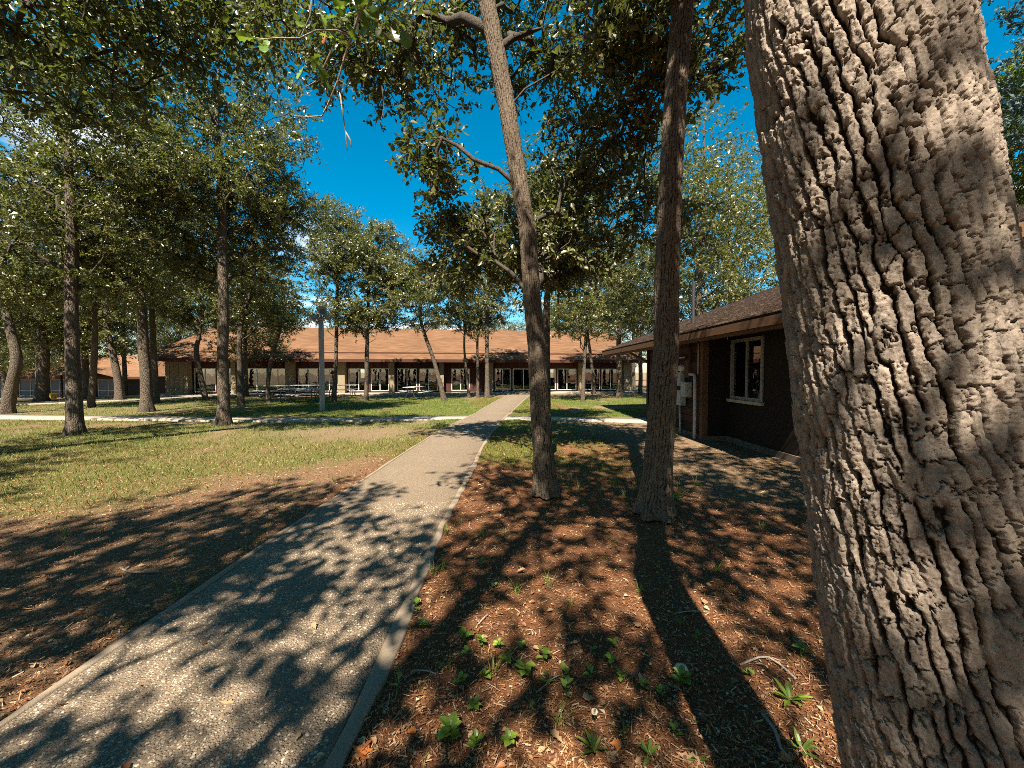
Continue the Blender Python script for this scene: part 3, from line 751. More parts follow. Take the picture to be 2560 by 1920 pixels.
# electrical service on the wall (positions along Y)
def wallY(px): return WF * FPX / (px - 1280.0)
def wz(px, py): return AT(px, py, wallY(px))[2]
SX = lambda p: 1450 + p / 3.19
SY = lambda p: 660 + p / 3.19
def ebox(a, b, t, bt, d, name="meter_box", mat='box_grey'):
    pa, pb = SX(a), SX(b); ya, yb_ = wallY(pa), wallY(pb); zt, zb = wz(pa, SY(t)), wz(pa, SY(bt))
    o = MB().box(WF - d, WF - 0.006, min(ya, yb_), max(ya, yb_), zb, zt).build(name, MAT[mat], cb, False, 0.008)
    MB().box(WF - d - 0.012, WF - d - 0.001, min(ya, yb_) + 0.02, max(ya, yb_) - 0.02, zb + 0.02, zt - 0.03).build("cover", MAT[mat], o)
    return o
ebox(785, 838, 862, 970, 0.12, "disconnect_box"); ebox(778, 813, 1002, 1118, 0.14, "breaker_box"); ebox(815, 850, 1005, 1122, 0.14, "breaker_box"); ebox(852, 896, 940, 1056, 0.16, "meter_box")
def wp(a, b, d=0.05): return (WF - d, wallY(SX(a)), wz(SX(a), SY(b)))
my = wp(845, 832, 0.05)
mt = MB().lathe([(0.02, 0.0), (0.09, 0.0), (0.09, 0.10), (0.075, 0.14), (0.0, 0.15)], my, 16, Matrix.Rotation(-math.pi / 2, 3, 'Y').to_4x4()).build("electric_meter", MAT['white'], cb, True)
ebox(850, 885, 770, 905, 0.06, "meter_base", 'fascia')
def arc(pts, n=6):
    P = [np.array(p, float) for p in pts]; out = [P[0]]
    for a, b, c in zip(P[:-2], P[1:-1], P[2:]):
        l = min(np.linalg.norm(b - a), np.linalg.norm(c - b)) * 0.45
        s = b + (a - b) / np.linalg.norm(a - b) * l; e = b + (c - b) / np.linalg.norm(c - b) * l
        for t in np.linspace(0, 1, n): out.append((1-t)**2 * s + 2*t*(1-t) * b + t*t * e)
    out.append(P[-1]); return out
MB().tube(arc([wp(850, 745), wp(775, 750), wp(770, 1000), wp(768, 1362)]), 0.022, 8).build("conduit", MAT['conduit'], cb, True)
MB().tube(arc([wp(905, 880, 0.10), wp(948, 880, 0.10), wp(950, 1100, 0.10), wp(951, 1440, 0.10)]), 0.040, 10).build("conduit", MAT['conduit'], cb, True)
MB().tube([wp(892, 615), wp(892, 780)], 0.03, 8).build("conduit", MAT['wood_red'], cb, True)
MB().tube([wp(812, 1120), wp(822, 1375)], 0.028, 8).build("conduit", MAT['conduit'], cb, True)
MB().tube([wp(956, 600), wp(957, 880)], 0.016, 8).build("conduit", MAT['conduit'], cb, True)
fl = MB(); p0 = np.array(wp(790, 640, 0.15))
fl.tube([p0 + (0.15, 0, 0), p0], 0.03, 8); fl.lathe([(0.02, 0), (0.06, 0.05), (0.085, 0.16), (0.08, 0.165), (0.0, 0.1)], tuple(p0), 12, Matrix.Rotation(math.radians(-125), 4, 'Y'))
fl.build("floodlight", MAT['white'], cb, True)

# ------------------------------------------------------------------ lamp post, tables
lp = G(806, 1026)
lamp = thing("lamp_post", "grey pole with a cluster of bullet floodlights on top, on the lawn", "lamp post", (lp[0], lp[1], -0.03))
MB().lathe([(0.108, 0.0), (0.108, 3.3), (0.10, 3.85), (0.0, 3.87)], n=24).build("pole", MAT['pole'], lamp, True)
MB().lathe([(0.05, 3.86), (0.13, 3.87), (0.14, 3.94), (0.06, 4.0), (0.05, 4.08), (0.0, 4.09)], n=16).build("collar", MAT['lamp_metal'], lamp, True)
for (dx, dy, dz, ax) in ((-0.22, -0.05, 4.02, (-0.62, -0.35, -0.45)), (0.10, -0.12, 4.22, (0.55, -0.75, 0.10)), (-0.02, 0.05, 4.28, (-0.35, 0.25, 0.9)), (0.24, 0.1, 4.05, (0.8, 0.3, -0.4))):
    M_ = Vector(ax).normalized().to_track_quat('Z', 'Y').to_matrix().to_4x4()
    h = MB().lathe([(0.0, -0.17), (0.05, -0.16), (0.085, -0.08), (0.10, 0.02), (0.165, 0.15), (0.175, 0.16), (0.15, 0.155), (0.09, 0.05)], (dx, dy, dz), 18, M_).build("floodlight", MAT['lamp_metal'], lamp, True)
    MB().lathe([(0.0, 0.07), (0.105, 0.065)], (dx, dy, dz), 18, M_).build("lens", MAT['lamp_glass'], h, True)
    MB().tube([(0, 0, 4.0), (dx * 0.6, dy * 0.6, dz - 0.08), (dx, dy, dz)], 0.028, 8).build("arm", MAT['lamp_metal'], lamp, True)
def picnic_table(loc, rz, label, L=1.85):
    t = thing("picnic_table", label, "picnic table", loc, rz, "picnic tables on the lawn")
    for k in range(5):
        y = -0.36 + k * 0.146; MB().box(-L/2, L/2, y, y + 0.138, 0.73, 0.765).build("tabletop_plank", MAT['table_top'], t)
    for s in (-1, 1):
        for k in range(2):
            y = s * 0.70 - 0.13 + k * 0.135; MB().box(-L/2, L/2, y, y + 0.127, 0.43, 0.46).build("bench_plank", MAT['table_top'], t)
        for e in (-1, 1):
            x = e * L * 0.36
            MB().tube(arc([(x, s * 0.75, 0.42), (x, s * 0.80, 0.03), (x, s * 0.40, 0.02), (x, s * 0.16, 0.36), (x, s * 0.22, 0.72)]), 0.022, 7).build("leg", MAT['black_metal'], t, True)
            MB().tube([(x, s * 0.80, 0.40), (x, s * 0.18, 0.42)], 0.018, 6).build("bench_support", MAT['black_metal'], t, True)
    return t
p = G(1037, 998); picnic_table((p[0], p[1], 0.0), math.radians(82), "picnic table seen end-on beside the leaning oak by the dining hall")
p = G(752, 1005); picnic_table((p[0], p[1], 0.0), math.radians(4), "picnic table seen broadside just left of the lamp post")
p = G(768, 990); picnic_table((p[0], p[1], 0.0), math.radians(14), "picnic table directly behind the one beside the lamp post")
p = G(690, 993); picnic_table((p[0], p[1], 0.0), math.radians(-20), "leftmost picnic table, in shade beside the curved thin oak")
p = G(858, 990); picnic_table((p[0], p[1], 0.0), math.radians(10), "picnic table right of the lamp post behind the straight thin oak")

# ------------------------------------------------------------------ trees
LEAF2 = (np.array([(0, 0, 0), (-0.5, 0.5, 0.12), (0, 1, -0.05), (0.5, 0.5, 0.12)]), np.array([(0, 2, 1), (0, 3, 2)]))
LEAF1 = (np.array([(0.05, 0, 0), (-0.48, 0.62, 0.08), (0.42, 0.95, -0.04)]), np.array([(0, 2, 1)]))
LEAF5 = (np.array([(0, 0, 0), (-0.16, 0.22, 0.04), (-0.5, 0.52, 0.10), (-0.34, 0.82, 0.06), (0, 1, -0.06), (0.34, 0.82, 0.06), (0.5, 0.52, 0.10), (0.16, 0.22, 0.04)]),
         np.array([(0, 4, 3, 2, 1), (0, 7, 6, 5, 4)]))
def unit(v): return v / (np.linalg.norm(v, axis=-1, keepdims=True) + 1e-9)
def leaves(P, D, L, W, tmpl, rs):
    n = len(P)
    up = np.stack([rs.randn(n) * 0.8, rs.randn(n) * 0.8 - 0.15, 0.35 + rs.rand(n)], 1)
    side = unit(np.cross(D, up)); nrm = np.cross(side, D)
    T, F = tmpl
    V = P[:, None] + side[:, None] * (T[None, :, 0:1] * W[:, None, None]) + D[:, None] * (T[None, :, 1:2] * L[:, None, None]) + nrm[:, None] * (T[None, :, 2:3] * L[:, None, None])
    k = len(T)
    Fa = (np.arange(n)[:, None, None] * k + F[None]).reshape(-1, F.shape[1])
    return V.reshape(-1, 3), Fa
def resample(P, step):
    P = np.array(P, float); d = np.concatenate([[0], np.cumsum(np.linalg.norm(np.diff(P[:, :3], axis=0), axis=1))])
    n = max(3, int(d[-1] / step) + 1); t = np.linspace(0, d[-1], n)
    Q = np.stack([np.interp(t, d, P[:, k]) for k in range(P.shape[1])], 1)
    for _ in range(3):
        Q[1:-1] = (Q[:-2] + 2 * Q[1:-1] + Q[2:]) / 4
    return Q
def skeleton(trunk, clusters, rs, first_h, tip=0.008):
    T = resample(trunk, 0.25)
    pos = [p[:3] for p in T]; par = [-1] + list(range(len(T) - 1)); plen = [0.0 if p[2] > first_h else 99.0 for p in T]
    nt = len(T); order = np.argsort(np.min(np.linalg.norm(clusters[:, None] - T[None, :, :3], axis=2), axis=1))
    pos = np.array(pos); cap = 16000
    A = np.zeros((cap, 3)); A[:nt] = pos; pl = np.zeros(cap); pl[:nt] = plen; pa = np.full(cap, -1); pa[:nt] = par; n = nt
    chains = []; tips = []
    for ci in order:
        c = clusters[ci]
        d = np.linalg.norm(A[:n] - c, axis=1)
        over = np.maximum(0, A[:n, 2] - c[2] + 0.75 * np.hypot(A[:n, 0] - c[0], A[:n, 1] - c[1]))
        cost = d + 0.28 * pl[:n] + 1.1 * over
        b = int(np.argmin(cost)); L = d[b]
        m = max(2, int(L / 0.32)); t = np.linspace(0, 1, m + 1)[1:]
        s0 = A[b]
        seg = s0 + (c - s0) * t[:, None]
        seg[:, 2] += 0.10 * L * np.sin(np.pi * t)
        seg[:-1] += rs.randn(m - 1, 3) * (0.05 + 0.03 * L) * np.array([1, 1, 0.8])
        ids = [b]
        for k in range(m):
            if n >= cap: break
            A[n] = seg[k]; pa[n] = ids[-1]; pl[n] = (pl[b] if pl[b] < 90 else 0) + L * t[k]; ids.append(n); n += 1
        chains.append(ids); tips.append(ids[-1])
    area = np.zeros(n); ex = 2.3
    for i in tips: area[i] += tip ** ex
    for i in range(n - 1, nt - 1, -1): area[pa[i]] += area[i]
    R = np.maximum(area, 1e-12) ** (1 / ex)
    tr = T[:, 3]
    R[:nt] = tr
    for i in range(nt, n):
        R[i] = min(R[i], R[pa[i]] * 0.92 if pa[i] >= nt else R[pa[i]] * 0.72)
    return T, A[:n], R, chains
def branch_mesh(A, R, chains, minr=0.0):
    Vs, Fs, o = [], [], 0
    for ids in chains:
        P = A[ids]; r = R[ids].copy(); r[0] = min(r[0], r[1] * 1.15)
        if r[1] < minr or len(ids) < 2: continue
        k = 8 if r[1] > 0.06 else (5 if r[1] > 0.018 else 3)
        V, F = tube_np(P, r, k); Vs.append(V); Fs.append(F + o); o += len(V)
    return np.concatenate(Vs), np.concatenate(Fs)
def trunk_mesh(T, n=14, flare=0.25, seed=0):
    z0 = T[0, 2]; h = T[:, 2] - z0
    R = T[:, 3] * (1 + flare * np.exp(-h / 0.22))
    P = T[:, :3].copy(); P[0, 2] -= 0.08
    V, F = tube_np(P, R, n)
    V = V.reshape(len(T), n, 3); c = P[:, None]
    th = np.arange(n) * 2 * np.pi / n
    lob = 1 + 0.30 * np.exp(-h / 0.20)[:, None] * np.cos(th * 4 + seed)[None] + 0.10 * (vn(h[:, None] * 3 + 0 * th, th[None] * 2 + 0 * h[:, None], seed) - 0.5)
    return (c + (V - c) * lob[..., None]).reshape(-1, 3), F
def bark_trunk(T, res, seed, cw, chh, depth, arc_from=None, flare=0.4, slant=0.0, lobes=0.16, zmax=99.0):
    """trunk with real bark plates: displaced rings with Worley furrows"""
    full = resample(T, 0.2); T = resample(T, res)
    T = T[T[:, 2] < zmax]
    m = len(T); R0 = float(np.mean(T[:, 3]))
    if arc_from is None:
        nth = int(2 * math.pi * R0 / res); th = np.arange(nth) * 2 * np.pi / nth
    else:  # finer on the side towards the viewpoint
        a0, a1 = arc_from; nf = int((a1 - a0) * R0 / res); nb_ = max(24, int((2 * math.pi - (a1 - a0)) * R0 / (res * 5)))
        th = np.concatenate([np.linspace(a0, a1, nf, endpoint=False), np.linspace(a1, a0 + 2 * math.pi, nb_, endpoint=False)])
        nth = len(th)
    s = np.concatenate([[0], np.cumsum(np.linalg.norm(np.diff(T[:, :3], axis=0), axis=1))])
    TH, S = np.meshgrid(th, s); h = T[:, 2] - T[0, 2]
    per = max(6, int(2 * math.pi * R0 / cw))
    U = TH / (2 * math.pi) * per; q = S / cw
    W1 = fbm(U * 0.30, q * 0.10, seed + 1, 3) - 0.5; W2 = fbm(U * 1.1 + 7, q * 0.5, seed + 2, 3) - 0.5; W3 = fbm(U * 4, q * 3.0, seed + 3, 3) - 0.5
    a = U + 1.4 * W1 + 0.95 * W2 + 0.26 * W3 + slant * S
    ca = np.floor(a); fa = a - ca; dv = np.minimum(fa, 1 - fa)
    cm = np.mod(ca, per)
    bb = S / chh + 7.0 * h2(cm, cm * 0, seed + 4) + 1.3 * W2 + 0.5 * W3
    cb_ = np.floor(bb); fb = bb - cb_; dh = np.minimum(fb, 1 - fb)
    idv = h2(cm, cb_, seed + 9)
    # a furrow closes here and there, so that neighbouring ridges join
    side = np.where(fa < 0.5, np.mod(ca, per), np.mod(ca + 1, per))
    shut = sst(0.66, 0.82, vn(side * 3.7, S / (chh * 1.6), seed + 12))
    wv = 0.07 + 0.17 * vn(side * 1.9, S / (chh * 0.8), seed + 13)
    crack = 1 - (1 - sst(0.0, 1.0, (dv - 0.045) / wv)) * (1 - 0.8 * shut)
    hcr = 1 - 0.9 * (1 - sst(0.0, 0.075, dh)) * (h2(cm, np.round(bb), seed + 15) > 0.15)
    crack = crack * hcr
    g1, g2, idg = worley(a * 2.3 + 5.3 * idv, bb * 2.6 + 3 * idv, per * 50, seed + 40, 1.0)
    sub = sst(0.0, 0.14, g2 - g1)
    k1, k2, idk = worley(a * 4.5 + 1.0 * W3, bb * 5.5, per * 90, seed + 43, 1.0)
    flake = sst(0.0, 0.15, k2 - k1) * (0.4 + 0.6 * idk)
    tilt = (fb - 0.5) * (idv - 0.5) * 0.5 + (fa - 0.5) * (h2(cm, cb_, seed + 19) - 0.5) * 0.5
    rough = fbm(U * 7, q * 5.0, seed + 60, 3)
    hgt = depth * (crack * (0.62 + 0.40 * idv + tilt) + 0.30 * sub * crack * (0.1 + idg) + 0.12 * flake * crack + 0.06 * (rough - 0.5) + 0.30 * (fbm(U * 0.35, q * 0.08, seed + 70, 2) - 0.5))
    R = T[:, 3] * (1 + flare * np.exp(-h / 0.25))
    R = R[:, None] * (1 + lobes * np.exp(-h / 0.22)[:, None] * np.cos(th * 5 + seed)[None] + 0.05 * (vn(TH * 1.0, S * 1.0, seed + 80) - 0.5)) + hgt - depth
    V = np.stack([T[:, 0:1] + R * np.cos(TH), T[:, 1:2] + R * np.sin(TH), T[:, 2:3] + 0 * TH], -1)
    i = np.arange(m - 1)[:, None] * nth; k = np.arange(nth)[None]; k2 = (k + 1) % nth
    F = np.stack([i + k, i + k2, i + nth + k2, i + nth + k], -1).reshape(-1, 4)
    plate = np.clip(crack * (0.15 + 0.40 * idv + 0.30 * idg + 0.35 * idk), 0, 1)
    V = V.reshape(-1, 3); plate = plate.ravel()
    up = full[full[:, 2] > zmax - 0.15]
    if len(up) > 2:
        V2, F2 = tube_np(up[:, :3], up[:, 3] - depth * 0.7, 24)
        F = np.concatenate([F, F2 + len(V)]); V = np.concatenate([V, V2]); plate = np.concatenate([plate, np.full(len(V2), 0.5)])
    return V, F, plate

SKY_HOLE = np.array([(742, 320), (800, 285), (880, 262), (960, 300), (1010, 390), (1062, 470), (1060, 560), (1045, 640), (1000, 590), (940, 540), (860, 500), (790, 500), (745, 455), (800, 400)])
def in_poly(x, y, P):
    r = np.zeros(x.shape, bool); j = len(P) - 1
    for i in range(len(P)):
        c = ((P[i, 1] > y) != (P[j, 1] > y)) & (x < (P[j, 0] - P[i, 0]) * (y - P[i, 1]) / (P[j, 1] - P[i, 1] + 1e-9) + P[i, 0])
        r ^= c; j = i
    return r
GAPS = []
def open_sky(P):
    """the clearing over the lawn, where no crown closes the sky"""
    x, y = PROJ(P); return ~in_poly(np.nan_to_num(x, nan=-9999), np.nan_to_num(y, nan=-9999), SKY_HOLE)
def sample_lobes(lobes, rs):
    out = []
    for (cx, cy, cz, rx, ry, rz, n) in lobes:
        v = unit(rs.randn(int(n), 3)) * (rs.rand(int(n), 1) ** (1 / 2.0))
        out.append(np.array([cx, cy, cz]) + v * np.array([rx, ry, rz]))
    return np.concatenate(out)
def crown_leaves(C, dirs, rs, per, L0, tmpl, spread=0.42, twigs=5):
    """leaves strung along short twigs that leave each branch end"""
    n = len(C)
    Dt = unit(dirs[:, None] * 0.7 + rs.randn(n, twigs, 3) * np.array([0.9, 0.9, 0.55]))
    Lt = spread * (0.55 + 0.9 * rs.rand(n, twigs))
    q = max(1, per // twigs)
    t = rs.rand(n, twigs, q) ** 0.7
    P = C[:, None, None] + Dt[:, :, None] * (Lt[:, :, None] * t)[..., None]
    P[..., 2] -= 0.10 * t * t * Lt[:, :, None]
    P = P + rs.randn(*P.shape) * 0.025
    D = unit(Dt[:, :, None] * 0.6 + rs.randn(*P.shape) * 0.75 + np.array([0, 0, -0.12]))
    P = P.reshape(-1, 3); D = D.reshape(-1, 3)
    cl = np.repeat(rs.rand(n), twigs * q)
    L = L0 * (0.6 + 0.7 * rs.rand(len(P))); W = L * (0.42 + 0.25 * rs.rand(len(P)))
    V, F = leaves(P, D, L, W, tmpl, rs)
    tint = np.clip(0.55 * rs.rand(len(P)) + 0.45 * cl, 0, 1) ** 1.1
    tips = C[:, None] + Dt * Lt[..., None]
    return V, F, np.repeat(tint, len(tmpl[0])), np.repeat(C[:, None], twigs, 1).reshape(-1, 3), tips.reshape(-1, 3)
NLEAF = [0]
def oak(label, trunk, lobes, seed, first_h=2.2, per=60, L0=0.10, near=False, dens=1.0, bark=None, twigs=5, spread=0.42, hole=True, group=None, name="oak_tree", leafmat=None, draw_twigs=False, minr=0.006, tmpl=None):
    rs = np.random.RandomState(seed)
    base = np.array(trunk[0][:3], float)
    C = sample_lobes([(*l[:6], l[6] * dens) for l in lobes], rs)
    if hole: C = C[open_sky(C)]
    C = C[C[:, 2] > base[2] + 1.6]
    T, A, R, chains = skeleton(np.array(trunk, float), C, rs, base[2] + first_h)
    tr = thing(name, label, "tree", base, 0, group)
    loc = base
    if bark:
        V, F, pl = bark_trunk(np.array(trunk, float), *bark['a'], **bark.get('k', {}))
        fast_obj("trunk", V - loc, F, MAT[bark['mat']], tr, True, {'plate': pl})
    else:
        V, F = trunk_mesh(T, 14, seed=seed); fast_obj("trunk", V - loc, F, MAT['bark'], tr, True)
    V, F = branch_mesh(A, R, chains, minr)
    tips = A[[c[-1] for c in chains]]; prev = A[[c[-2] for c in chains]]
    d = unit(tips - prev)
    # leaves also along the outer half of each bough
    mids = np.array([A[c[len(c) // 2]] for c in chains if len(c) > 5]); mdir = np.array([A[c[-1]] - A[c[0]] for c in chains if len(c) > 5])
    Cc = tips; Dd = d
    if len(mids) and True:
        Cc = np.concatenate([tips, mids]); Dd = np.concatenate([d, unit(mdir)])
    if hole:
        k = open_sky(Cc); Cc, Dd = Cc[k], Dd[k]
    LV, LF, tint, ta, tb = crown_leaves(Cc, Dd, rs, per, L0, tmpl or (LEAF5 if near else LEAF2), spread, twigs)
    if draw_twigs:
        Vs, Fs, o = [V], [F], len(V)
        mids_ = (ta + tb) / 2 + rs.randn(*ta.shape) * 0.03
        dirn = unit(tb - ta); sd = unit(np.cross(dirn, np.array([0.3, 0.2, 1.0]))); up = np.cross(sd, dirn)
        ring = []
        for P_, r_ in ((ta, 0.006), (mids_, 0.004), (tb, 0.002)):
            for an in (0, 2.09, 4.19): ring.append(P_ + sd * (r_ * math.cos(an)) + up * (r_ * math.sin(an)))
        TV = np.stack(ring, 1); nT = len(ta)
        tf = np.array([(a + k, a + (k + 1) % 3, a + 3 + (k + 1) % 3, a + 3 + k) for a in (0, 3) for k in range(3)])
        V = np.concatenate([V, TV.reshape(-1, 3)]); F = np.concatenate([F, (np.arange(nT)[:, None, None] * 9 + tf[None]).reshape(-1, 4) + o])
    fast_obj("branches", V - loc, F, MAT['branch'], tr, True)
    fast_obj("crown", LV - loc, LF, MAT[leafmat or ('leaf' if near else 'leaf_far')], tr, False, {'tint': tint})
    NLEAF[0] += len(LF) * (LF.shape[1] - 2)
    return tr
def tpx(pts, Y, ext=None):
    """trunk traced at depth Y: (px, py, width in px); ext adds higher points (dx, z, r)"""
    out = []
    for px, py, w in pts:
        p = AT(px, py, Y); out.append((p[0], Y, max(p[2], -0.02) if py < pts[0][1] else 0.0, w / 2 * Y / FPX))
    return out
def dep(py, z=0.0): return G(1280, py, z)[1]

# ---- the near trunk on the right
big_trunk = [(1.02, 0.70, -0.02, 0.215), (0.955, 0.73, 0.45, 0.198), (0.90, 0.763, 0.89, 0.190), (0.866, 0.80, 1.24, 0.188), (0.812, 0.854, 1.90, 0.186), (0.755, 0.905, 2.45, 0.186), (0.74, 0.92, 2.75, 0.185),
             (0.79, 0.95, 3.4, 0.165), (0.93, 0.98, 4.6, 0.145), (1.1, 1.2, 7.0, 0.10), (1.2, 1.3, 9.5, 0.03)]
oak("huge rough-barked oak trunk filling the right side of the view", big_trunk,
    [(1.5, -0.6, 7.0, 3.0, 1.8, 1.8, 90), (4.0, 0.6, 6.6, 1.6, 1.4, 1.2, 36), (-0.6, -0.2, 8.6, 1.8, 1.3, 1.2, 30), (1.6, 0.8, 8.8, 2.0, 1.2, 1.2, 34)], 101, 3.6, 50, 0.12, False, dens=1.8, leafmat='leaf',
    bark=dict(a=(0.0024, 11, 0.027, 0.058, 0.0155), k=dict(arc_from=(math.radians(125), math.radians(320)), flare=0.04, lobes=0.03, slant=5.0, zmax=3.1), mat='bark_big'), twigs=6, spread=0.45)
# ---- the two slim oaks in the middle
Y1 = dep(1236)
t1 = tpx([(1366, 1236, 58), (1358, 1130, 50), (1350, 1040, 48), (1342, 868, 45), (1331, 752, 43), (1319, 579, 41), (1290, 405, 41), (1261, 231, 42), (1227, 58, 42), (1213, -10, 40)], Y1)
t1 += [(t1[-1][0] - 0.30, Y1 + 0.1, t1[-1][2] + 1.6, 0.10), (t1[-1][0] - 0.35, Y1 + 0.2, t1[-1][2] + 3.6, 0.05)]
oak("slim leaning oak nearest the footpath, trunk curving left as it rises", t1,
    [(*AT(1060, 420, 6.2), 0.85, 0.9, 0.45, 26), (*AT(1010, 140, 6.2), 1.3, 1.4, 0.7, 44), (*AT(820, 110, 6.0), 1.2, 1.2, 0.6, 26), (*AT(1300, 620, 6.8), 1.2, 1.2, 0.7, 44), (*AT(1480, 420, 6.8), 1.1, 1.3, 0.9, 40), (*AT(1430, 640, 7.2), 0.9, 1.0, 0.6, 30),
     (*AT(1430, 170, 6.4), 1.2, 1.4, 0.8, 34), (*AT(1130, 560, 7.2), 0.6, 0.8, 0.4, 16), (*AT(1180, 650, 7.5), 0.9, 0.9, 0.6, 26), (*AT(1230, 60, 6.5), 1.6, 1.4, 0.8, 30), (0.0, 5.6, 9.2, 2.2, 1.8, 1.2, 34)], 102, 2.4, 50, 0.10, True, dens=1.7,
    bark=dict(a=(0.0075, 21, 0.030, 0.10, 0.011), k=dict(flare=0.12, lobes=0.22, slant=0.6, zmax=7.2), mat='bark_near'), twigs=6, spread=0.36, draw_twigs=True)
Y2 = dep(1287)
t2 = tpx([(1637, 1287, 84), (1644, 1180, 70), (1649, 1100, 68), (1660, 950, 62), (1666, 868, 60), (1667, 694, 58), (1673, 521, 56), (1685, 289, 52), (1707, 0, 50)], Y2)
t2 += [(t2[-1][0] + 0.1, Y2, t2[-1][2] + 1.6, 0.09), (t2[-1][0] + 0.2, Y2 + 0.2, t2[-1][2] + 3.2, 0.05)]
oak("straight slim oak in front of the brown cabin", t2,
    [(*AT(1590, 60, 4.9), 0.75, 0.9, 0.5, 34), (*AT(1620, 260, 5.6), 0.7, 0.9, 0.5, 22), (*AT(1780, 90, 5.4), 0.6, 0.9, 0.6, 16), (1.9, 4.6, 7.4, 1.8, 1.8, 1.3, 44), (*AT(1590, 520, 6.6), 0.35, 0.6, 0.5, 8), (*AT(1720, 560, 6.8), 0.35, 0.5, 0.5, 7)], 103, 3.4, 50, 0.10, True, dens=1.6,
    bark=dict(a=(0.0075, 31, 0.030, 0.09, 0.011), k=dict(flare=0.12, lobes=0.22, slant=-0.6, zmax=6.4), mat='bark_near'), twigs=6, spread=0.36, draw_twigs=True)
DENS_B = 2.2
# ---- oaks standing behind the viewpoint: their shade lies on the foreground
oak("oak behind the viewpoint whose low bough hangs into the top of the view", [(-3.4, -5.2, -0.02, 0.21), (-3.2, -5.0, 2.0, 0.19), (-2.6, -4.4, 4.5, 0.15), (-1.6, -3.4, 7.5, 0.10), (-1.0, -2.6, 10.0, 0.04)],
    [(-1.5, -3.4, 7.2, 2.6, 1.9, 1.4, 44), (1.8, -3.2, 7.2, 2.4, 1.9, 1.3, 34), (-0.2, -2.4, 9.8, 2.4, 1.8, 1.2, 36), (-3.0, -1.2, 5.6, 1.4, 1.0, 0.7, 14)], 104, 3.0, 44, 0.13, False, dens=DENS_B, hole=False, leafmat='leaf', spread=0.36)
BEHIND = bpy.data.objects["oak_tree.003"]
oak("oak behind the viewpoint, left of the footpath", [(-5.2, -2.6, -0.02, 0.20), (-5.1, -2.6, 3.0, 0.17), (-5.3, -2.4, 6.5, 0.13), (-5.2, -2.2, 10.0, 0.05)],
    [(-5.2, -3.0, 6.5, 3.2, 2.2, 1.8, 70), (-5.2, -2.9, 9.0, 2.6, 1.8, 1.2, 34), (-7.8, -1.6, 6.2, 1.6, 1.4, 1.0, 18), (-3.6, -0.6, 6.4, 1.2, 1.2, 0.8, 18)], 105, 3.0, 44, 0.13, False, dens=DENS_B, hole=False, leafmat='leaf', spread=0.36)
oak("oak behind the viewpoint, right of the big trunk", [(5.2, -2.8, -0.02, 0.20), (5.1, -2.8, 3.0, 0.17), (5.0, -2.6, 6.5, 0.13), (5.0, -2.2, 10.0, 0.05)],
    [(4.6, -2.4, 7.0, 2.8, 2.4, 1.8, 60), (4.6, -1.9, 9.4, 2.6, 2.0, 1.2, 34)], 106, 3.0, 44, 0.13, False, dens=DENS_B, hole=False, leafmat='leaf', spread=0.36)
oak("oak just outside the left edge of the view, limbs reaching into the top corner", [(-11.0, 6.2, -0.02, 0.24), (-10.8, 6.2, 2.4, 0.20), (-10.2, 6.3, 4.4, 0.18), (-9.2, 6.5, 6.2, 0.14), (-8.6, 6.7, 8.0, 0.10), (-8.2, 6.8, 10.2, 0.05)],
    [(*AT(120, 120, 7.0), 1.9, 1.6, 1.1, 44), (*AT(420, 70, 7.2), 1.6, 1.4, 0.8, 34), (*AT(600, 60, 7.6), 1.1, 1.2, 0.6, 20), (-8.5, 7.0, 9.4, 3.0, 2.2, 1.2, 44), (-12.0, 6.0, 7.0, 2.0, 2.0, 1.6, 36)], 107, 3.0, 60, 0.12, False, dens=2.2, leafmat='leaf', twigs=5, spread=0.45)
# ---- oaks across the lawn: (label, base px, base py, [trunk offsets], crown lobes)
def lawn_oak(label, px, py, w, path_, lobes, seed, z=0.0, first_h=2.2, per=60, L0=0.12, top=None, spread=0.5, leafmat=None):
    Y = dep(py, z); pts = [(px, py, w)] + path_
    T = []
    for k, (a, b, c) in enumerate(pts):
        p = AT(a, b, Y); T.append((p[0], Y, z - 0.02 if k == 0 else p[2], c * 0.45 * Y / FPX))
    tp = T[-1]; topz = top or tp[2] + 3
    if topz > tp[2] + 0.8: T.append((tp[0] + 0.15, Y, topz - 0.9, 0.02))
    LB = []
    for (a, b, dy, rx, rzz, n) in lobes:
        p = AT(a, b, Y + dy); s = (Y + dy) / FPX
        LB.append((p[0], p[1], p[2], rx * s, max(0.8, rx * s * 0.9), rzz * s, n))
    return oak(label, T, LB, seed, first_h, int(per * 1.75), L0 * 0.9, False, dens=1.9, spread=spread * 0.95, tmpl=LEAF1, group="oaks across the lawn", minr=0.008, leafmat=leafmat)
lawn_oak("dark-trunked oak nearest the left edge of the lawn", 188, 1083, 36, [(186, 1000, 32), (180, 860, 29), (178, 700, 27), (182, 560, 24), (170, 420, 18)],
         [(190, 560, 0.5, 210, 110, 80), (90, 420, 0.8, 190, 120, 70), (330, 420, 0.6, 170, 120, 70), (170, 240, 0.8, 240, 130, 90), (60, 700, 1.0, 120, 70, 34), (300, 690, 1.0, 110, 70, 36)], 111, 0, 2.6, 66, 0.11, 11.0)
lawn_oak("straight grey oak standing in front of the crossing path, left of the lamp post", 558, 1062, 34, [(560, 1000, 29), (556, 900, 27), (560, 760, 25), (555, 620, 23), (558, 500, 19), (540, 350, 14)],
         [(560, 480, 0.6, 200, 120, 100), (680, 430, 0.8, 110, 130, 56), (430, 420, 0.8, 160, 130, 70), (560, 270, 0.8, 210, 120, 96), (640, 640, 1.4, 110, 70, 36), (450, 640, 1.2, 120, 80, 40), (690, 560, 1.2, 90, 90, 34)], 112, 0, 2.8, 66, 0.11, 12.0)
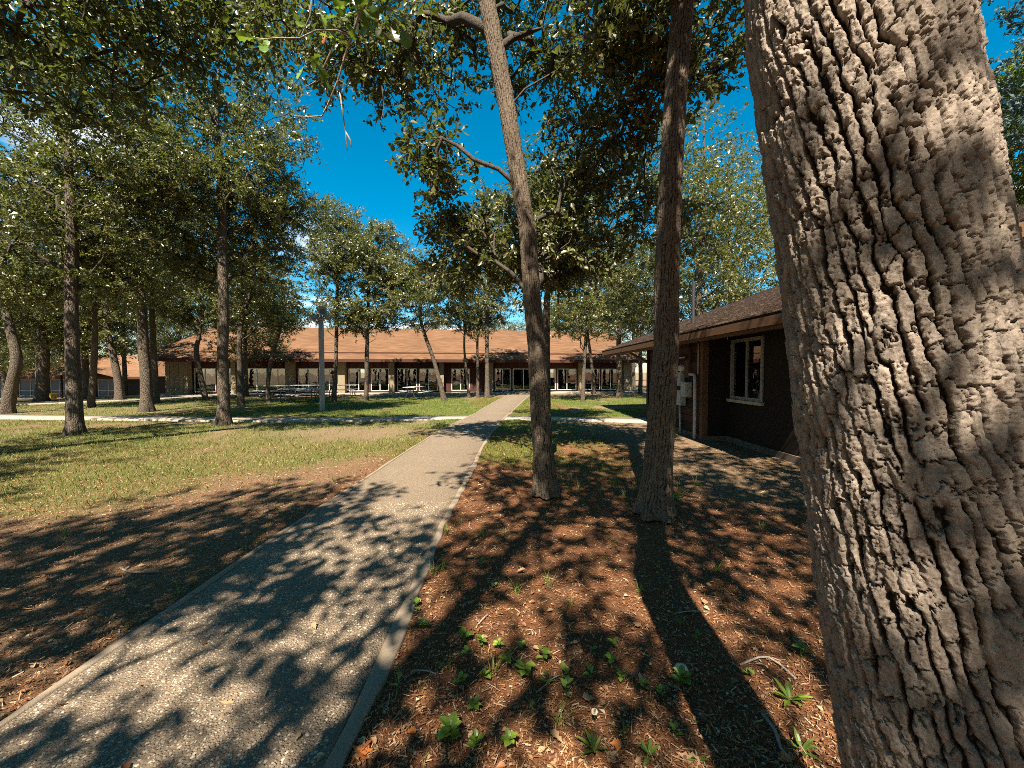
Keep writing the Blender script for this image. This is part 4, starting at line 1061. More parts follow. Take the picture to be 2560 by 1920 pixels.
lawn_oak("crooked oak at the far left edge of the view", 17, 1031, 28, [(30, 960, 24), (45, 900, 22), (30, 840, 20), (10, 760, 16)], [(20, 700, 0, 130, 90, 60), (60, 560, 0.5, 150, 110, 60), (-60, 620, 0, 120, 120, 40)], 113, 0, 2.0, 60, 0.13, 10)
lawn_oak("oak with a low fork before the far-left building", 104, 1002, 27, [(106, 940, 24), (112, 890, 22), (104, 830, 18)], [(60, 800, 0, 90, 60, 40), (160, 790, 0, 90, 60, 40), (110, 690, 0.5, 150, 90, 60)], 114, 0, 1.9, 60, 0.14, 9.5)
lawn_oak("thin oak with flared pale base between the dark oak and the shaded pair", 227, 1017, 15, [(234, 930, 14), (238, 850, 13), (236, 780, 11)], [(240, 720, 0.5, 110, 80, 50), (220, 610, 1, 120, 90, 46)], 115, 0, 2.4, 60, 0.14, 10)
lawn_oak("oak leaning left in front of the far-left building's porch", 301, 1000, 20, [(294, 940, 17), (281, 880, 16), (266, 820, 13)], [(240, 780, 0.5, 100, 60, 46), (300, 690, 1, 120, 90, 50)], 116, 0, 2.2, 60, 0.14, 9.5)
lawn_oak("very thin straight trunk behind the left-leaning oak", 313, 990, 11, [(312, 930, 10), (308, 850, 9)], [(310, 760, 0.5, 90, 80, 40)], 117, 0, 2.6, 60, 0.15, 9.5)
lawn_oak("darker and thicker of the two close oaks left of the dining hall's block wall", 367, 1028, 29, [(366, 960, 26), (360, 880, 24), (356, 800, 22), (352, 720, 18)], [(350, 640, 0, 150, 100, 80), (300, 520, 0.5, 150, 110, 60), (430, 560, 1.0, 130, 110, 60)], 118, 0, 2.8, 62, 0.13, 12)
lawn_oak("thinner rear oak of the close pair left of the dining hall's block wall", 389, 1006, 18, [(386, 930, 16), (382, 840, 14), (380, 780, 12)], [(400, 700, 0.5, 110, 80, 56)], 119, 0, 2.6, 60, 0.14, 10)
lawn_oak("curved oak forking low before the dining hall's left end", 515, 1000, 15, [(505, 960, 14), (495, 910, 13), (488, 870, 13), (500, 840, 9)], [(450, 780, 0, 60, 40, 26), (540, 770, 0, 70, 40, 26), (490, 700, 0.5, 110, 70, 44)], 120, 0, 1.9, 60, 0.14, 8.5)
lawn_oak("slender forked oak behind the straight grey oak", 603, 1018, 17, [(600, 940, 14), (598, 860, 13), (602, 800, 12), (628, 730, 9)], [(620, 700, 0, 120, 80, 60), (690, 790, 0.3, 80, 45, 26), (570, 620, 0.6, 120, 90, 50)], 121, 0, 2.2, 60, 0.13, 10)
lawn_oak("thin oak with a curved foot near the leftmost picnic table", 672, 1006, 11, [(668, 970, 10), (674, 920, 10), (685, 870, 10), (702, 820, 9)], [(700, 770, 0, 100, 50, 46), (640, 720, 0.5, 90, 60, 36)], 122, 0, 2.4, 60, 0.13, 7.5)
lawn_oak("straight thin oak just right of the lamp post", 835, 1004, 12, [(838, 940, 11), (841, 860, 10), (842, 780, 10), (845, 660, 8)], [(840, 650, 0, 95, 100, 110), (860, 790, 0.4, 80, 50, 46), (830, 550, 0.4, 65, 60, 50)], 123, 0, 2.7, 66, 0.13, 11.3)
lawn_oak("dark slim oak with a knot, second right of the lamp post", 915, 1001, 12, [(917, 950, 11), (917, 890, 12), (919, 830, 9), (921, 740, 9)], [(930, 670, 0, 100, 90, 110), (930, 795, 0.3, 90, 45, 50), (960, 600, 0.5, 65, 60, 48)], 124, 0, 2.9, 66, 0.13, 11)
lawn_oak("oak leaning left across the middle of the dining hall", 1111, 1001, 14, [(1098, 950, 11), (1085, 900, 11), (1066, 850, 10), (1050, 800, 9)], [(1040, 745, 0, 120, 75, 100), (1090, 700, 0.5, 95, 80, 66), (1010, 700, 0.4, 70, 60, 44)], 125, 0, 2.5, 66, 0.13, 8.5)
lawn_oak("thinnest left-leaning stem of the trio by the footpath's far end", 1173, 993, 8, [(1166, 930, 7), (1160, 870, 6), (1162, 820, 5)], [(1150, 790, 0, 60, 40, 30), (1160, 720, 0.4, 70, 60, 34)], 126, 0, 2.6, 60, 0.14, 8.5)
lawn_oak("middle stem of the trio by the footpath's far end", 1194, 993, 9, [(1195, 930, 8), (1193, 880, 7)], [(1200, 800, 0, 60, 50, 34), (1200, 660, 0.4, 80, 80, 40)], 127, 0, 2.6, 60, 0.14, 10)
lawn_oak("thickest trunk of the trio by the footpath's far end", 1218, 994, 15, [(1218, 930, 12), (1217, 860, 11), (1218, 780, 10)], [(1230, 740, 0, 90, 70, 60), (1260, 640, 0.4, 100, 90, 50), (1230, 560, 0.4, 80, 70, 40)], 128, 0, 2.8, 66, 0.14, 12)
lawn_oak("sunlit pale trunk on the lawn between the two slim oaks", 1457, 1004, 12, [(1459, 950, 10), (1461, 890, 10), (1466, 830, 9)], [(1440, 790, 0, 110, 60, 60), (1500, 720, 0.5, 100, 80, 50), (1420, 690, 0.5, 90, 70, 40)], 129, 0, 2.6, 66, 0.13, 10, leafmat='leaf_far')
lawn_oak("oak leaning left near the dining hall's right end", 1486, 985, 10, [(1482, 930, 9), (1474, 870, 8), (1468, 830, 7)], [(1470, 790, 0, 70, 40, 34), (1530, 760, 0.4, 80, 60, 36)], 130, 0, 2.6, 60, 0.14, 9)
lawn_oak("rough trunk under the cabin's porch roof, beyond the dining hall's end", 1600, 985, 12, [(1602, 940, 11), (1600, 890, 11), (1604, 840, 10)], [(1600, 780, 0, 90, 60, 40), (1640, 660, 0.5, 110, 100, 60)], 131, 0, 2.6, 62, 0.14, 11)
lawn_oak("second stem rising close behind the slim leaning oak", 1366, 1085, 22, [(1368, 960, 20), (1366, 860, 19), (1366, 760, 18), (1372, 690, 15)], [(1400, 640, 0.3, 120, 80, 60), (1330, 500, 0.6, 120, 90, 50), (1440, 480, 0.6, 110, 90, 50)], 132, 0, 2.6, 66, 0.11, 9, leafmat='leaf')
# ---- background woods: four kinds of tree, copied
def wood_tree(label, h, r, seed, leafmat, n=330, per=60, L0=0.22):
    return oak(label, [(0, 0, -0.02, 0.19), (0.1, 0, h * 0.3, 0.15), (-0.1, 0.1, h * 0.65, 0.09), (0, 0, h * 0.97, 0.03)],
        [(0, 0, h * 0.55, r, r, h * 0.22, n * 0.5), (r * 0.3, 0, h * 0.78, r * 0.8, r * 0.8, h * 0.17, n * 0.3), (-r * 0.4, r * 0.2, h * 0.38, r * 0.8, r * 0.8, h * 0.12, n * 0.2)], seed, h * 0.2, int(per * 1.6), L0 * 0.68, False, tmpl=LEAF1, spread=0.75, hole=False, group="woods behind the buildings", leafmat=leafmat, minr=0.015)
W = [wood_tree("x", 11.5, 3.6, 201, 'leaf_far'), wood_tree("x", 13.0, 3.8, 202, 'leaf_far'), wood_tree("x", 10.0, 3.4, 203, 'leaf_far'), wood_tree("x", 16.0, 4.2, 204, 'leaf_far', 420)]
rw = random.Random(11)
wood_spots = [  # (x, y, kind, scale, label)
    (9.5, 19.5, 3, 0.95, "tall full-crowned tree rising just behind the cabin roof"),
    (13.5, 24.0, 3, 1.0, "tall tree behind the cabin, right of the tallest crown"),
    (7.0, 25.0, 1, 1.0, "rounded tree between the dining hall's right end and the cabin"),
    (16.5, 17.0, 1, 1.05, "tree beside the far slope of the cabin roof"),
    (12.0, 38.0, 1, 1.1, "tree off the dining hall's back right corner"),
    (-2.0, 49.5, 2, 0.9, "tree behind the dining hall roof, near its middle"),
    (3.5, 50.0, 0, 1.0, "tree behind the dining hall roof, above the footpath's end"),
    (9.0, 48.0, 1, 1.0, "tree behind the dining hall roof, right part"),
    (-29.0, 33.5, 1, 1.0, "tree against the dining hall's left gable"),
    (-33.5, 36.0, 3, 0.85, "tall tree in the gap between the two far buildings"),
    (-31.0, 27.0, 0, 1.0, "round-crowned tree left of the dining hall's gable"),
    (-26.5, 24.0, 2, 1.0, "short dense tree before the gap between the far buildings"),
    (-37.0, 30.0, 1, 1.0, "tree in front of the far-left building's porch"),
    (-34.0, 22.0, 0, 1.1, "tree beyond the far-left edge of the lawn, nearer one"),
    (-43.0, 33.0, 2, 1.0, "tree shading the far-left building's roof"),
    (-48.0, 37.0, 1, 0.9, "tree before the navy windows of the far-left building"),
    (-28.5, 17.0, 0, 1.0, "leafy tree at the left edge near the crossing path's end"),
    (-17.0, 46.0, 0, 0.85, "tree behind the dining hall roof, left part"),
    (-10.5, 47.0, 2, 0.9, "tree behind the dining hall roof, beyond the lamp post"),
    (-18.0, 26.0, 2, 0.85, "short tree before the dining hall's left bays"),
]
first = [True] * 4
for (x, y, k, s, lab) in wood_spots:
    o = W[k] if first[k] else copy_tree(W[k]); first[k] = False
    z = float(ground_z(np.array([x]), np.array([y]))[0])
    o.location = (x, y, z); o.rotation_euler = (0, 0, rw.uniform(0, 6.28)); o.scale = (s, s, s * rw.uniform(0.95, 1.05)); o['label'] = lab
for k in range(34):  # the farther row, nothing tells these apart
    a = math.radians(-64 + k * 3.7); d = rw.uniform(62, 82)
    o = copy_tree(W[rw.randrange(4)]); o.location = (d * math.sin(a), d * math.cos(a) , float(ground_z(np.array([d * math.sin(a)]), np.array([d * math.cos(a)]))[0])); s = rw.uniform(0.8, 1.0)
    o.rotation_euler = (0, 0, rw.uniform(0, 6.28)); o.scale = (s, s, s * 0.92)
    o['label'] = "tree in the farthest row of woods closing the view behind the buildings"; o['group'] = "farthest row of woods"
for (x, y, k, s) in [(-11.5, -2.5, 1, 1), (-8, -8, 0, 1), (8.2, -1.5, 1, 1), (8, -8, 0, 1), (10, -5.5, 3, 0.9), (-14, -12, 1, 1), (-7, -14, 0, 1), (0.5, -13, 3, 0.9), (7, -14, 1, 1), (14, -12, 0, 1), (19, -5, 3, 1), (20, 4, 1, 1), (-19, -6, 3, 0.9), (-22, 2, 0, 1.05), (-27, 8, 1, 1), (-10, -20, 3, 1), (3, -21, 1, 1.1), (13, -20, 3, 1), (-22, -16, 1, 1.1), (24, -12, 1, 1.1), (-33, 0, 3, 1), (24, 12, 0, 1)]:  # unseen trees of the wood, added to block sky light from behind and beside
    o = copy_tree(W[k]); o.location = (x, y, -0.05); o.rotation_euler = (0, 0, rw.uniform(0, 6.28)); o.scale = (s, s, s)
    o['label'] = "unseen tree of the surrounding woods, added behind or beside the viewpoint to block sky light"; o['group'] = "unseen woods added around the viewpoint"
# ---- evergreens at the right edge
def evergreen(label, x, y, h, r, seed, leafmat, name, z0=1.5, n=170, L0=0.11):
    rs = np.random.RandomState(seed)
    lob = []
    for k in range(9):
        f = k / 8; zz = z0 + (h - z0) * f; lob.append((x, y, zz, r * (1 - 0.75 * f), r * (1 - 0.75 * f), (h - z0) / 11, int(n / 9 * (1.4 - 0.8 * f))))
    return oak(label, [(x, y, -0.02, 0.16), (x, y, h * 0.5, 0.1), (x, y, h * 0.98, 0.02)], lob, seed, z0 * 0.8, 110, L0, False, spread=0.5, hole=False, leafmat=leafmat, name=name, twigs=8, draw_twigs=False)
evergreen("bright yellow-green cedar at the right edge beyond the big trunk", 19.6, 15.4, 13.2, 3.4, 301, 'leaf_cedar', "cedar_tree", 4.0, 420, 0.13)
evergreen("dark blue-green conifer whose boughs show in the top right corner", 17.6, 12.6, 18.0, 2.9, 302, 'leaf_spruce', "conifer_tree", 9.5, 150, 0.13)
print("leaf tris", NLEAF[0])

# ------------------------------------------------------------------ low bough hanging into the view (part of the oak behind the viewpoint)
def leaf_poly(L, W, lob=True):
    """a lobed oak leaf: two halves folded along the midrib"""
    out = [(0.0, 0.0), (0.06, 0.10), (0.12, 0.24), (0.30, 0.36), (0.17, 0.46), (0.46, 0.62), (0.33, 0.72), (0.40, 0.84), (0.18, 0.92), (0.0, 1.0)]
    V = [(0, y * L, -0.04 * L * math.sin(y * 3.1)) for x, y in out]
    n = len(out); V += [(x * W * 2, y * L, 0.10 * L * x * 2 - 0.05 * L * y * y) for x, y in out]; V += [(-x * W * 2, y * L, 0.12 * L * x * 2 - 0.05 * L * y * y) for x, y in out]
    F = [(i, n + i, n + i + 1, i + 1) for i in range(n - 1)] + [(i, i + 1, 2 * n + i + 1, 2 * n + i) for i in range(n - 1)]
    return V, F
def leaf_data(name, L, W, mat, tint=None):
    V, F = leaf_poly(L, W); me = bpy.data.meshes.new(name); me.from_pydata(V, [], F); me.update(); me.materials.append(mat)
    if tint is not None:
        a = me.attributes.new('tint', 'FLOAT', 'POINT'); a.data.foreach_set("value", np.full(len(V), tint, np.float32))
    return me
rl = random.Random(21)
leaf_meshes = [leaf_data("leaf", 0.12, 0.04, MAT['leaf_fresh'], t) for t in (0.15, 0.45, 0.7, 0.95)]
dark_meshes = [leaf_data("leaf", 0.12, 0.045, MAT['leaf'], t) for t in (0.2, 0.5, 0.9)]
orange_leaf = leaf_data("leaf", 0.08, 0.03, MAT['dead_orange'])
bo = BEHIND.location
def bough(pxs, Y, r0):
    P = [AT(px, py, Y + dy) - np.array(bo) for px, py, dy in pxs]
    return P
BP = []
main = bough([(1010, -160, -0.5), (960, -60, -0.2), (900, 30, 0), (880, 90, 0.05), (862, 140, 0.1), (845, 200, 0.1), (820, 260, 0.15), (805, 290, 0.15), (770, 292, 0.2), (735, 290, 0.2)], 2.7, 0)
tw = [main,
      bough([(880, 90, 0.05), (840, 75, 0), (790, 76, -0.05), (750, 95, -0.1), (690, 95, -0.1), (660, 98, -0.1), (640, 95, -0.1)], 2.7, 0),
      bough([(838, 105, 0.1), (812, 160, 0.1), (795, 200, 0.1), (765, 218, 0.1)], 2.7, 0),
      bough([(782, -30, 0), (775, 40, 0), (752, 92, -0.1)], 2.7, 0), bough([(845, 200, 0.1), (858, 290, 0.1), (864, 330, 0.1), (868, 378, 0.1)], 2.7, 0), bough([(864, 330, 0.1), (876, 350, 0.1), (878, 368, 0.1)], 2.7, 0), bough([(955, 215, 0.6), (960, 270, 0.6), (950, 314, 0.6)], 2.9, 0)]
m = MB()
for k, P in enumerate(tw):
    n_ = len(P); m.tube(P, np.linspace(0.012 if k == 0 else 0.006, 0.003, n_), 6)
# carry the bough back to its trunk
m.tube([(0.75, 0.75, 4.3), (1.2, 2.0, 4.8), (1.9, 4.2, 5.0), tuple(main[0] + np.array([0.05, -0.6, 0.25])), tuple(main[0])], [0.04, 0.03, 0.022, 0.015, 0.012], 7)
low = m.build("low_bough", MAT['twig'], BEHIND, True)
def hang_leaf(me, p, d, roll):
    o = link(bpy.data.objects.new("leaf", me), low)
    q = Vector(d).normalized().to_track_quat('Y', 'Z'); o.rotation_mode = 'QUATERNION'
    from mathutils import Quaternion
    o.rotation_quaternion = q @ Quaternion((0, 1, 0), roll); o.location = tuple(p); s = rl.uniform(0.8, 1.15); o.scale = (s, s, s)
spots = [(640, 95), (640, 92), (655, 98), (650, 100), (636, 90), (700, 92), (790, 180), (800, 130), (785, 150), (765, 60), (790, 60), (820, 50), (830, 20), (845, 40), (800, 30), (860, 50), (870, 20), (850, 100), (840, 80), (760, 165), (770, 150), (900, 30), (880, 60), (895, 10)]
for (px, py) in spots:
    p = AT(px, py, 2.65 + rl.uniform(-0.1, 0.15)) - np.array(bo)
    hang_leaf(rl.choice(leaf_meshes), p, (rl.gauss(-0.2, 0.6), rl.gauss(-0.1, 0.5), rl.gauss(-0.5, 0.5)), rl.uniform(-1.2, 1.2))
for k in range(46):
    px, py = rl.gauss(950, 55), rl.gauss(25, 45)
    if px < 1090 and px > 850:
        p = AT(px, py, 2.6 + rl.uniform(-0.35, 0.5)) - np.array(bo)
        hang_leaf(rl.choice(dark_meshes + leaf_meshes[:2]), p, (rl.gauss(0, 0.6), rl.gauss(0, 0.5), rl.gauss(-0.7, 0.4)), rl.uniform(-1.2, 1.2))
p = AT(812, 88, 2.6) - np.array(bo); hang_leaf(orange_leaf, p, (0.05, -0.2, -0.9), 0.6)

# ------------------------------------------------------------------ ground litter and grass (uncountable)
def gz(x, y): return ground_z(np.asarray(x), np.asarray(y))
def off_path(x, y):
    xl = np.interp(y, ys, XL); xr = np.interp(y, ys, XR); return (x < xl - 0.01) | (x > xr + 0.01)
rs = np.random.RandomState(40)
# pine straw and leaf chips near the viewpoint
N = 120000
y = 1.3 + 7.5 * rs.rand(N) ** 1.7; x = (rs.rand(N) * 2 - 1) * (y * 1.35 + 0.3)
k = off_path(x, y) & (x < 5.0); x, y = x[k], y[k]; N = len(x)
z = gz(x, y) + 0.004 + 0.016 * rs.rand(N)
th = rs.rand(N) * 6.28; L = 0.008 + 0.045 * rs.rand(N) ** 2.4; wdt = 0.0008 + 0.0013 * rs.rand(N) + 0.0008 * (y > 4)
chip = rs.rand(N) < 0.2; wdt = np.where(chip, 0.002 + 0.0035 * rs.rand(N), wdt); L = np.where(chip, 0.005 + 0.012 * rs.rand(N), L)
dx, dy = np.cos(th), np.sin(th); tl = rs.randn(N) * 0.22
a = np.stack([x - dx * L / 2, y - dy * L / 2, z - tl * L / 2], 1); b = np.stack([x + dx * L / 2, y + dy * L / 2, z + tl * L / 2], 1); s = np.stack([-dy * wdt, dx * wdt, rs.randn(N) * wdt * 0.6], 1)
V = np.stack([a - s, b - s, b + s, a + s], 1).reshape(-1, 3)
o = fast_obj("pine_straw", V, np.arange(N * 4).reshape(-1, 4), MAT['needle'], None, False, {'tint': np.repeat(rs.rand(N), 4)})
tag(o, "reddish pine straw and leaf chips strewn over the near ground", "litter", None, 'stuff')
N = 2600
y = 1.35 + 7.0 * rs.rand(N) ** 1.4; x = (rs.rand(N) * 2 - 1) * (y * 1.35 + 0.3)
k = (off_path(x, y) | (rs.rand(N) < 0.10)) & (x < 4.4); x, y = x[k], y[k]; N = len(x)
zz = np.where(off_path(x, y), gz(x, y) + 0.014, 0.052)
P_ = np.stack([x, y, zz], 1); D_ = unit(np.stack([rs.randn(N), rs.randn(N), rs.randn(N) * 0.12], 1)); L_ = 0.018 + 0.035 * rs.rand(N) ** 1.5
side_ = unit(np.cross(D_, np.stack([rs.randn(N) * 0.25, rs.randn(N) * 0.25, np.ones(N)], 1))); nr_ = np.cross(side_, D_)
T_, F_ = LEAF5
V = P_[:, None] + side_[:, None] * (T_[None, :, 0:1] * (L_ * 0.6)[:, None, None]) + D_[:, None] * (T_[None, :, 1:2] * L_[:, None, None]) + nr_[:, None] * (T_[None, :, 2:3] * L_[:, None, None] * 1.5)
o = fast_obj("leaf_litter", V.reshape(-1, 3), (np.arange(N)[:, None, None] * 8 + F_[None]).reshape(-1, 5), MAT['needle'], None, False, {'tint': np.repeat(rs.rand(N), 8)})
tag(o, "small dry broken leaves scattered over the straw and the footpath", "litter", None, 'stuff')
def blades(x, y, h, w, tint, rs, name, label):
    N = len(x); z = gz(x, y) - 0.005
    th = rs.rand(N) * 6.28; lean = (0.25 + 0.6 * rs.rand(N)) * h; dx, dy = np.cos(th), np.sin(th)
    ph = rs.rand(N) * 6.28; sx, sy = np.cos(ph) * w, np.sin(ph) * w
    B = np.stack([x, y, z], 1); S = np.stack([sx, sy, 0 * sx], 1)
    Mi = B + np.stack([dx * lean * 0.35, dy * lean * 0.35, h * 0.6], 1); Ti = B + np.stack([dx * lean, dy * lean, h], 1)
    V = np.stack([B - S, B + S, Mi + S * 0.7, Ti, Mi - S * 0.7], 1).reshape(-1, 3)
    o = fast_obj(name, V, np.arange(N * 5).reshape(-1, 5), MAT['blade'], None, False, {'tint': np.repeat(tint, 5)})
    return tag(o, label, "grass", None, 'stuff')
def scatter(N, x0, x1, y0, y1, rs, thr=0.1, pw=1.0):
    x = x0 + (x1 - x0) * rs.rand(N); y = y0 + (y1 - y0) * rs.rand(N) ** pw
    g, d = cover(x, y); k = (rs.rand(N) < g * 1.1 + thr) & off_path(x, y)
    return x[k], y[k], g[k], d[k]
def clear_cross(x, y): return ~(((y > 12.5) & (y < 14.8)) & (np.abs(y - np.interp(x, [-26, -19, -13, -8, -5, -1.55, -0.25, 2.2, 4.6], [15.3, 14.2, 13.6, 13.2, 13.35, 13.85, 13.6, 13.4, 12.9])) < 0.62))
x, y, g, d = scatter(170000, -20, 4.4, 3.2, 14.5, rs, 0.015)
k = clear_cross(x, y) & (x > -1.36 * y - 1) & (np.hypot(x - 3.5, y - 3) > 0); x, y, g, d = x[k], y[k], g[k], d[k]
dryness = fbm(x * 0.8, y * 0.8, 91, 3)
dryness = fbm(x * 0.8, y * 0.8, 91, 3)
tint = np.clip(0.15 + 0.55 * rs.rand(len(x)) + 0.35 * (0.5 - dryness) * 2 + 0.12 * sst(12.0, 14.0, y) + 0.25 * sst(-3.5, -2.4, x), 0, 1)
blades(x, y, 0.025 + 0.06 * rs.rand(len(x)), 0.003 + 0.0025 * rs.rand(len(x)), tint, rs, "lawn_grass", "sparse yellow-green grass of the near lawn")
x, y, g, d = scatter(120000, -24, 12, 14.2, 27.5, rs, 0.01)
k = clear_cross(x, y) & (x > -1.36 * y); x, y, g, d = x[k], y[k], g[k], d[k]
tint = np.clip(0.42 + 0.5 * rs.rand(len(x)) + 0.3 * (0.5 - fbm(x * 0.5, y * 0.5, 93, 3)), 0, 1)
blades(x, y, 0.03 + 0.05 * rs.rand(len(x)), 0.004 + 0.003 * rs.rand(len(x)), tint, rs, "lawn_grass", "bright green grass beyond the crossing path")
# sparse single blades in the straw
x, y, g, d = scatter(7000, -6, 5, 1.4, 6.5, rs, 0.5)
k = (fbm(x * 1.5, y * 1.5, 95, 3) > 0.48); x, y = x[k], y[k]
blades(x, y, 0.02 + 0.05 * rs.rand(len(x)), 0.0012 + 0.001 * rs.rand(len(x)), 0.2 + 0.8 * rs.rand(len(x)), rs, "straw_grass", "thin stray grass blades in the pine straw")

# ------------------------------------------------------------------ small plants, leaves and sticks one can count
def gp(px, py):
    p = G(px, py, -0.02); p[2] = float(gz([p[0]], [p[1]])[0]); return p
def tuft_data(seed, n=12, h=0.12):
    r = random.Random(seed); m = MB(); tint = []
    for k in range(n):
        a = r.uniform(0, 6.28); hh = h * r.uniform(0.5, 1.15); ln = hh * r.uniform(0.3, 1.2); w = r.uniform(0.0015, 0.003)
        b = (r.gauss(0, 0.012), r.gauss(0, 0.012)); dx, dy = math.cos(a), math.sin(a); P = []
        for t in (0, 0.35, 0.7, 1.0):
            P.append((b[0] + dx * ln * t * t, b[1] + dy * ln * t * t, hh * (t * 1.25 - 0.45 * t * t * (ln / hh))))
        V = []
        for (p, ww) in zip(P, (w, w, w * 0.7, 0.0003)): V += [(p[0] - dy * ww, p[1] + dx * ww, p[2] - 0.004), (p[0] + dy * ww, p[1] - dx * ww, p[2] - 0.004)]
        m.add(V, [(0, 1, 3, 2), (2, 3, 5, 4), (4, 5, 7, 6)]); tint += [r.uniform(0.25, 1.0)] * 8
    me = bpy.data.meshes.new("grass_tuft"); me.from_pydata(m.V, [], m.F); me.update(); me.materials.append(MAT['blade'])
    at = me.attributes.new('tint', 'FLOAT', 'POINT'); at.data.foreach_set("value", np.array(tint, np.float32)); return me
tufts = [tuft_data(s, 14, 0.11) for s in range(4)]; tall = [tuft_data(10 + s, 16, 0.24) for s in range(3)]
rt = random.Random(31)
for (px, py) in [(1293, 1490), (1428, 1513), (1118, 1345), (1372, 1464), (1398, 1823), (1150, 1320), (1205, 1350), (1265, 1345), (1085, 1450), (1105, 1440), (1600, 1480), (1640, 1420), (1790, 1430), (1560, 1840), (1330, 1790), (1120, 1690), (990, 1740), (1230, 1700), (1700, 1560), (1905, 1320), (1940, 1300), (700, 1290), (480, 1480), (320, 1590), (440, 1510), (160, 1340), (255, 1330), (600, 1260), (690, 1215), (835, 1210)]:
    o = link(bpy.data.objects.new("grass_tuft", rt.choice(tufts))); o.location = tuple(gp(px, py)); o.rotation_euler = (0, 0, rt.uniform(0, 6.28)); s = rt.uniform(0.6, 1.1); o.scale = (s, s, s)
    tag(o, "short wispy grass tuft sprouting from the pine straw or bare earth", "grass tuft", "short grass tufts in the straw")
for (px, py) in [(1473, 1204), (1448, 1222), (1533, 1215), (1600, 1207), (1457, 1255), (1500, 1235), (1560, 1245), (1425, 1235), (1700, 1240), (1735, 1225), (1400, 1200), (1690, 1090)]:
    o = link(bpy.data.objects.new("grass_tuft", rt.choice(tall))); o.location = tuple(gp(px, py)); o.rotation_euler = (0, 0, rt.uniform(0, 6.28)); s = rt.uniform(0.8, 1.1); o.scale = (s, s, s)
    tag(o, "tall arching grass tuft around the feet of the two slim oaks", "grass tuft", "tall grass tufts by the slim oaks")
def simple_leaf(L, W, mat, tint, name="leaf"):
    prof = [(0.0, 0), (0.3, 0.18), (0.5, 0.42), (0.42, 0.68), (0.2, 0.88), (0.0, 1.0)]
    n = len(prof); V = [(0, y * L, 0.10 * L * math.sin(y * 2.6)) for x, y in prof] + [(x * W, y * L, 0.10 * L * math.sin(y * 2.6) + 0.12 * W * x * 2) for x, y in prof] + [(-x * W, y * L, 0.10 * L * math.sin(y * 2.6) + 0.12 * W * x * 2) for x, y in prof]
    F = [(i, n + i, n + i + 1, i + 1) for i in range(n - 1)] + [(i, i + 1, 2 * n + i + 1, 2 * n + i) for i in range(n - 1)]
    me = bpy.data.meshes.new(name); me.from_pydata(V, [], F); me.update(); me.materials.append(mat)
    at = me.attributes.new('tint', 'FLOAT', 'POINT'); at.data.foreach_set("value", np.full(len(V), tint, np.float32)); return me
weed_leaves = [simple_leaf(0.045, 0.028, MAT['leaf_fresh'], t) for t in (0.3, 0.6, 0.85, 1.0)]
long_leaves = [simple_leaf(0.075, 0.017, MAT['leaf_fresh'], t) for t in (0.3, 0.6, 0.9)]
stem_me = MB().tube([(0, 0, -0.01), (0.004, 0.002, 0.03), (0.0, 0.0, 0.06)], 0.0022, 5).build("stem", MAT['leaf_fresh'])
stem_data = stem_me.data; bpy.data.objects.remove(stem_me)
at = stem_data.attributes.new('tint', 'FLOAT', 'POINT'); at.data.foreach_set("value", np.full(len(stem_data.vertices), 0.2, np.float32))
def weed(px, py, n, s, label, group=None, long=False, name="weed"):
    p = gp(px, py); w = thing(name, label, "weed", p, rt.uniform(0, 6.28), group)
    if not long:
        st = link(bpy.data.objects.new("stem", stem_data), w); st.scale = (s, s, s)
    for k in range(n):
        o = link(bpy.data.objects.new("leaf", rt.choice(long_leaves if long else weed_leaves)), w)
        a = k * 2.4 + rt.uniform(-0.3, 0.3)
        o.rotation_euler = (rt.uniform(-0.1, 0.75) if not long else rt.uniform(0.1, 0.8), 0, a)
        o.location = (0, 0, 0.004 if long else rt.uniform(0.012, 0.058) * s); q = s * rt.uniform(0.75, 1.2); o.scale = (q, q, q)
    return w
wl = "small broad-leaved weed seedling in the pine straw beside the footpath"; wg = "broad-leaved seedlings in the straw"
for (px, py, n, s) in [(1162, 1625, 9, 1.2), (1203, 1629, 6, 1.0), (1170, 1668, 4, 0.9), (1245, 1636, 5, 0.9), (1304, 1638, 4, 0.9), (1357, 1666, 6, 1.2), (1267, 1685, 5, 1.1), (1312, 1703, 10, 1.3), (1413, 1703, 4, 1.0), (1155, 1733, 6, 1.0), (1211, 1715, 6, 0.9), (1364, 1722, 4, 1.0), (1416, 1748, 6, 1.1), (1185, 1800, 7, 1.0), (1192, 1894, 6, 1.0), (1275, 1894, 7, 1.1), (1058, 1591, 5, 0.9), (1039, 1539, 5, 0.9), (1205, 1427, 6, 0.9), (1532, 1621, 6, 0.9), (1525, 1674, 6, 0.9), (1551, 1703, 5, 1.0), (1475, 1700, 4, 0.8), (1651, 1747, 7, 0.8), (1611, 1730, 6, 0.8), (1480, 1640, 4, 0.7), (1235, 1480, 4, 0.7), (1690, 1850, 5, 0.9), (1870, 1690, 5, 0.8), (1745, 1600, 4, 0.8)]:
    weed(px, py, n, s, wl, wg)
weed(1125, 1878, 14, 1.3, "large dark clump of broad leaves at the bottom edge near the footpath")
weed(1704, 1716, 13, 1.2, "upright leafy weed beside the long trunk shadow, pale mushroom behind it")
weed(2003, 1640, 6, 1.3, "broad leaves low against the left side of the big trunk")
weed(1974, 1752, 10, 1.3, "spreading dandelion rosette at the foot of the big trunk", None, True, "dandelion")
weed(2003, 1885, 7, 1.0, "drooping rosette in the shade at the bottom by the big trunk", None, True, "dandelion")
weed(1623, 1898, 6, 1.0, "three-leaved dandelion at the bottom edge left of the long shadow", None, True, "dandelion")
weed(1486, 1886, 9, 1.1, "dark dandelion rosette at the bottom edge under the seed head", None, True, "dandelion")
weed(1744, 1908, 5, 0.7, "short rosette at the bottom edge beside the long trunk shadow", None, True, "dandelion")
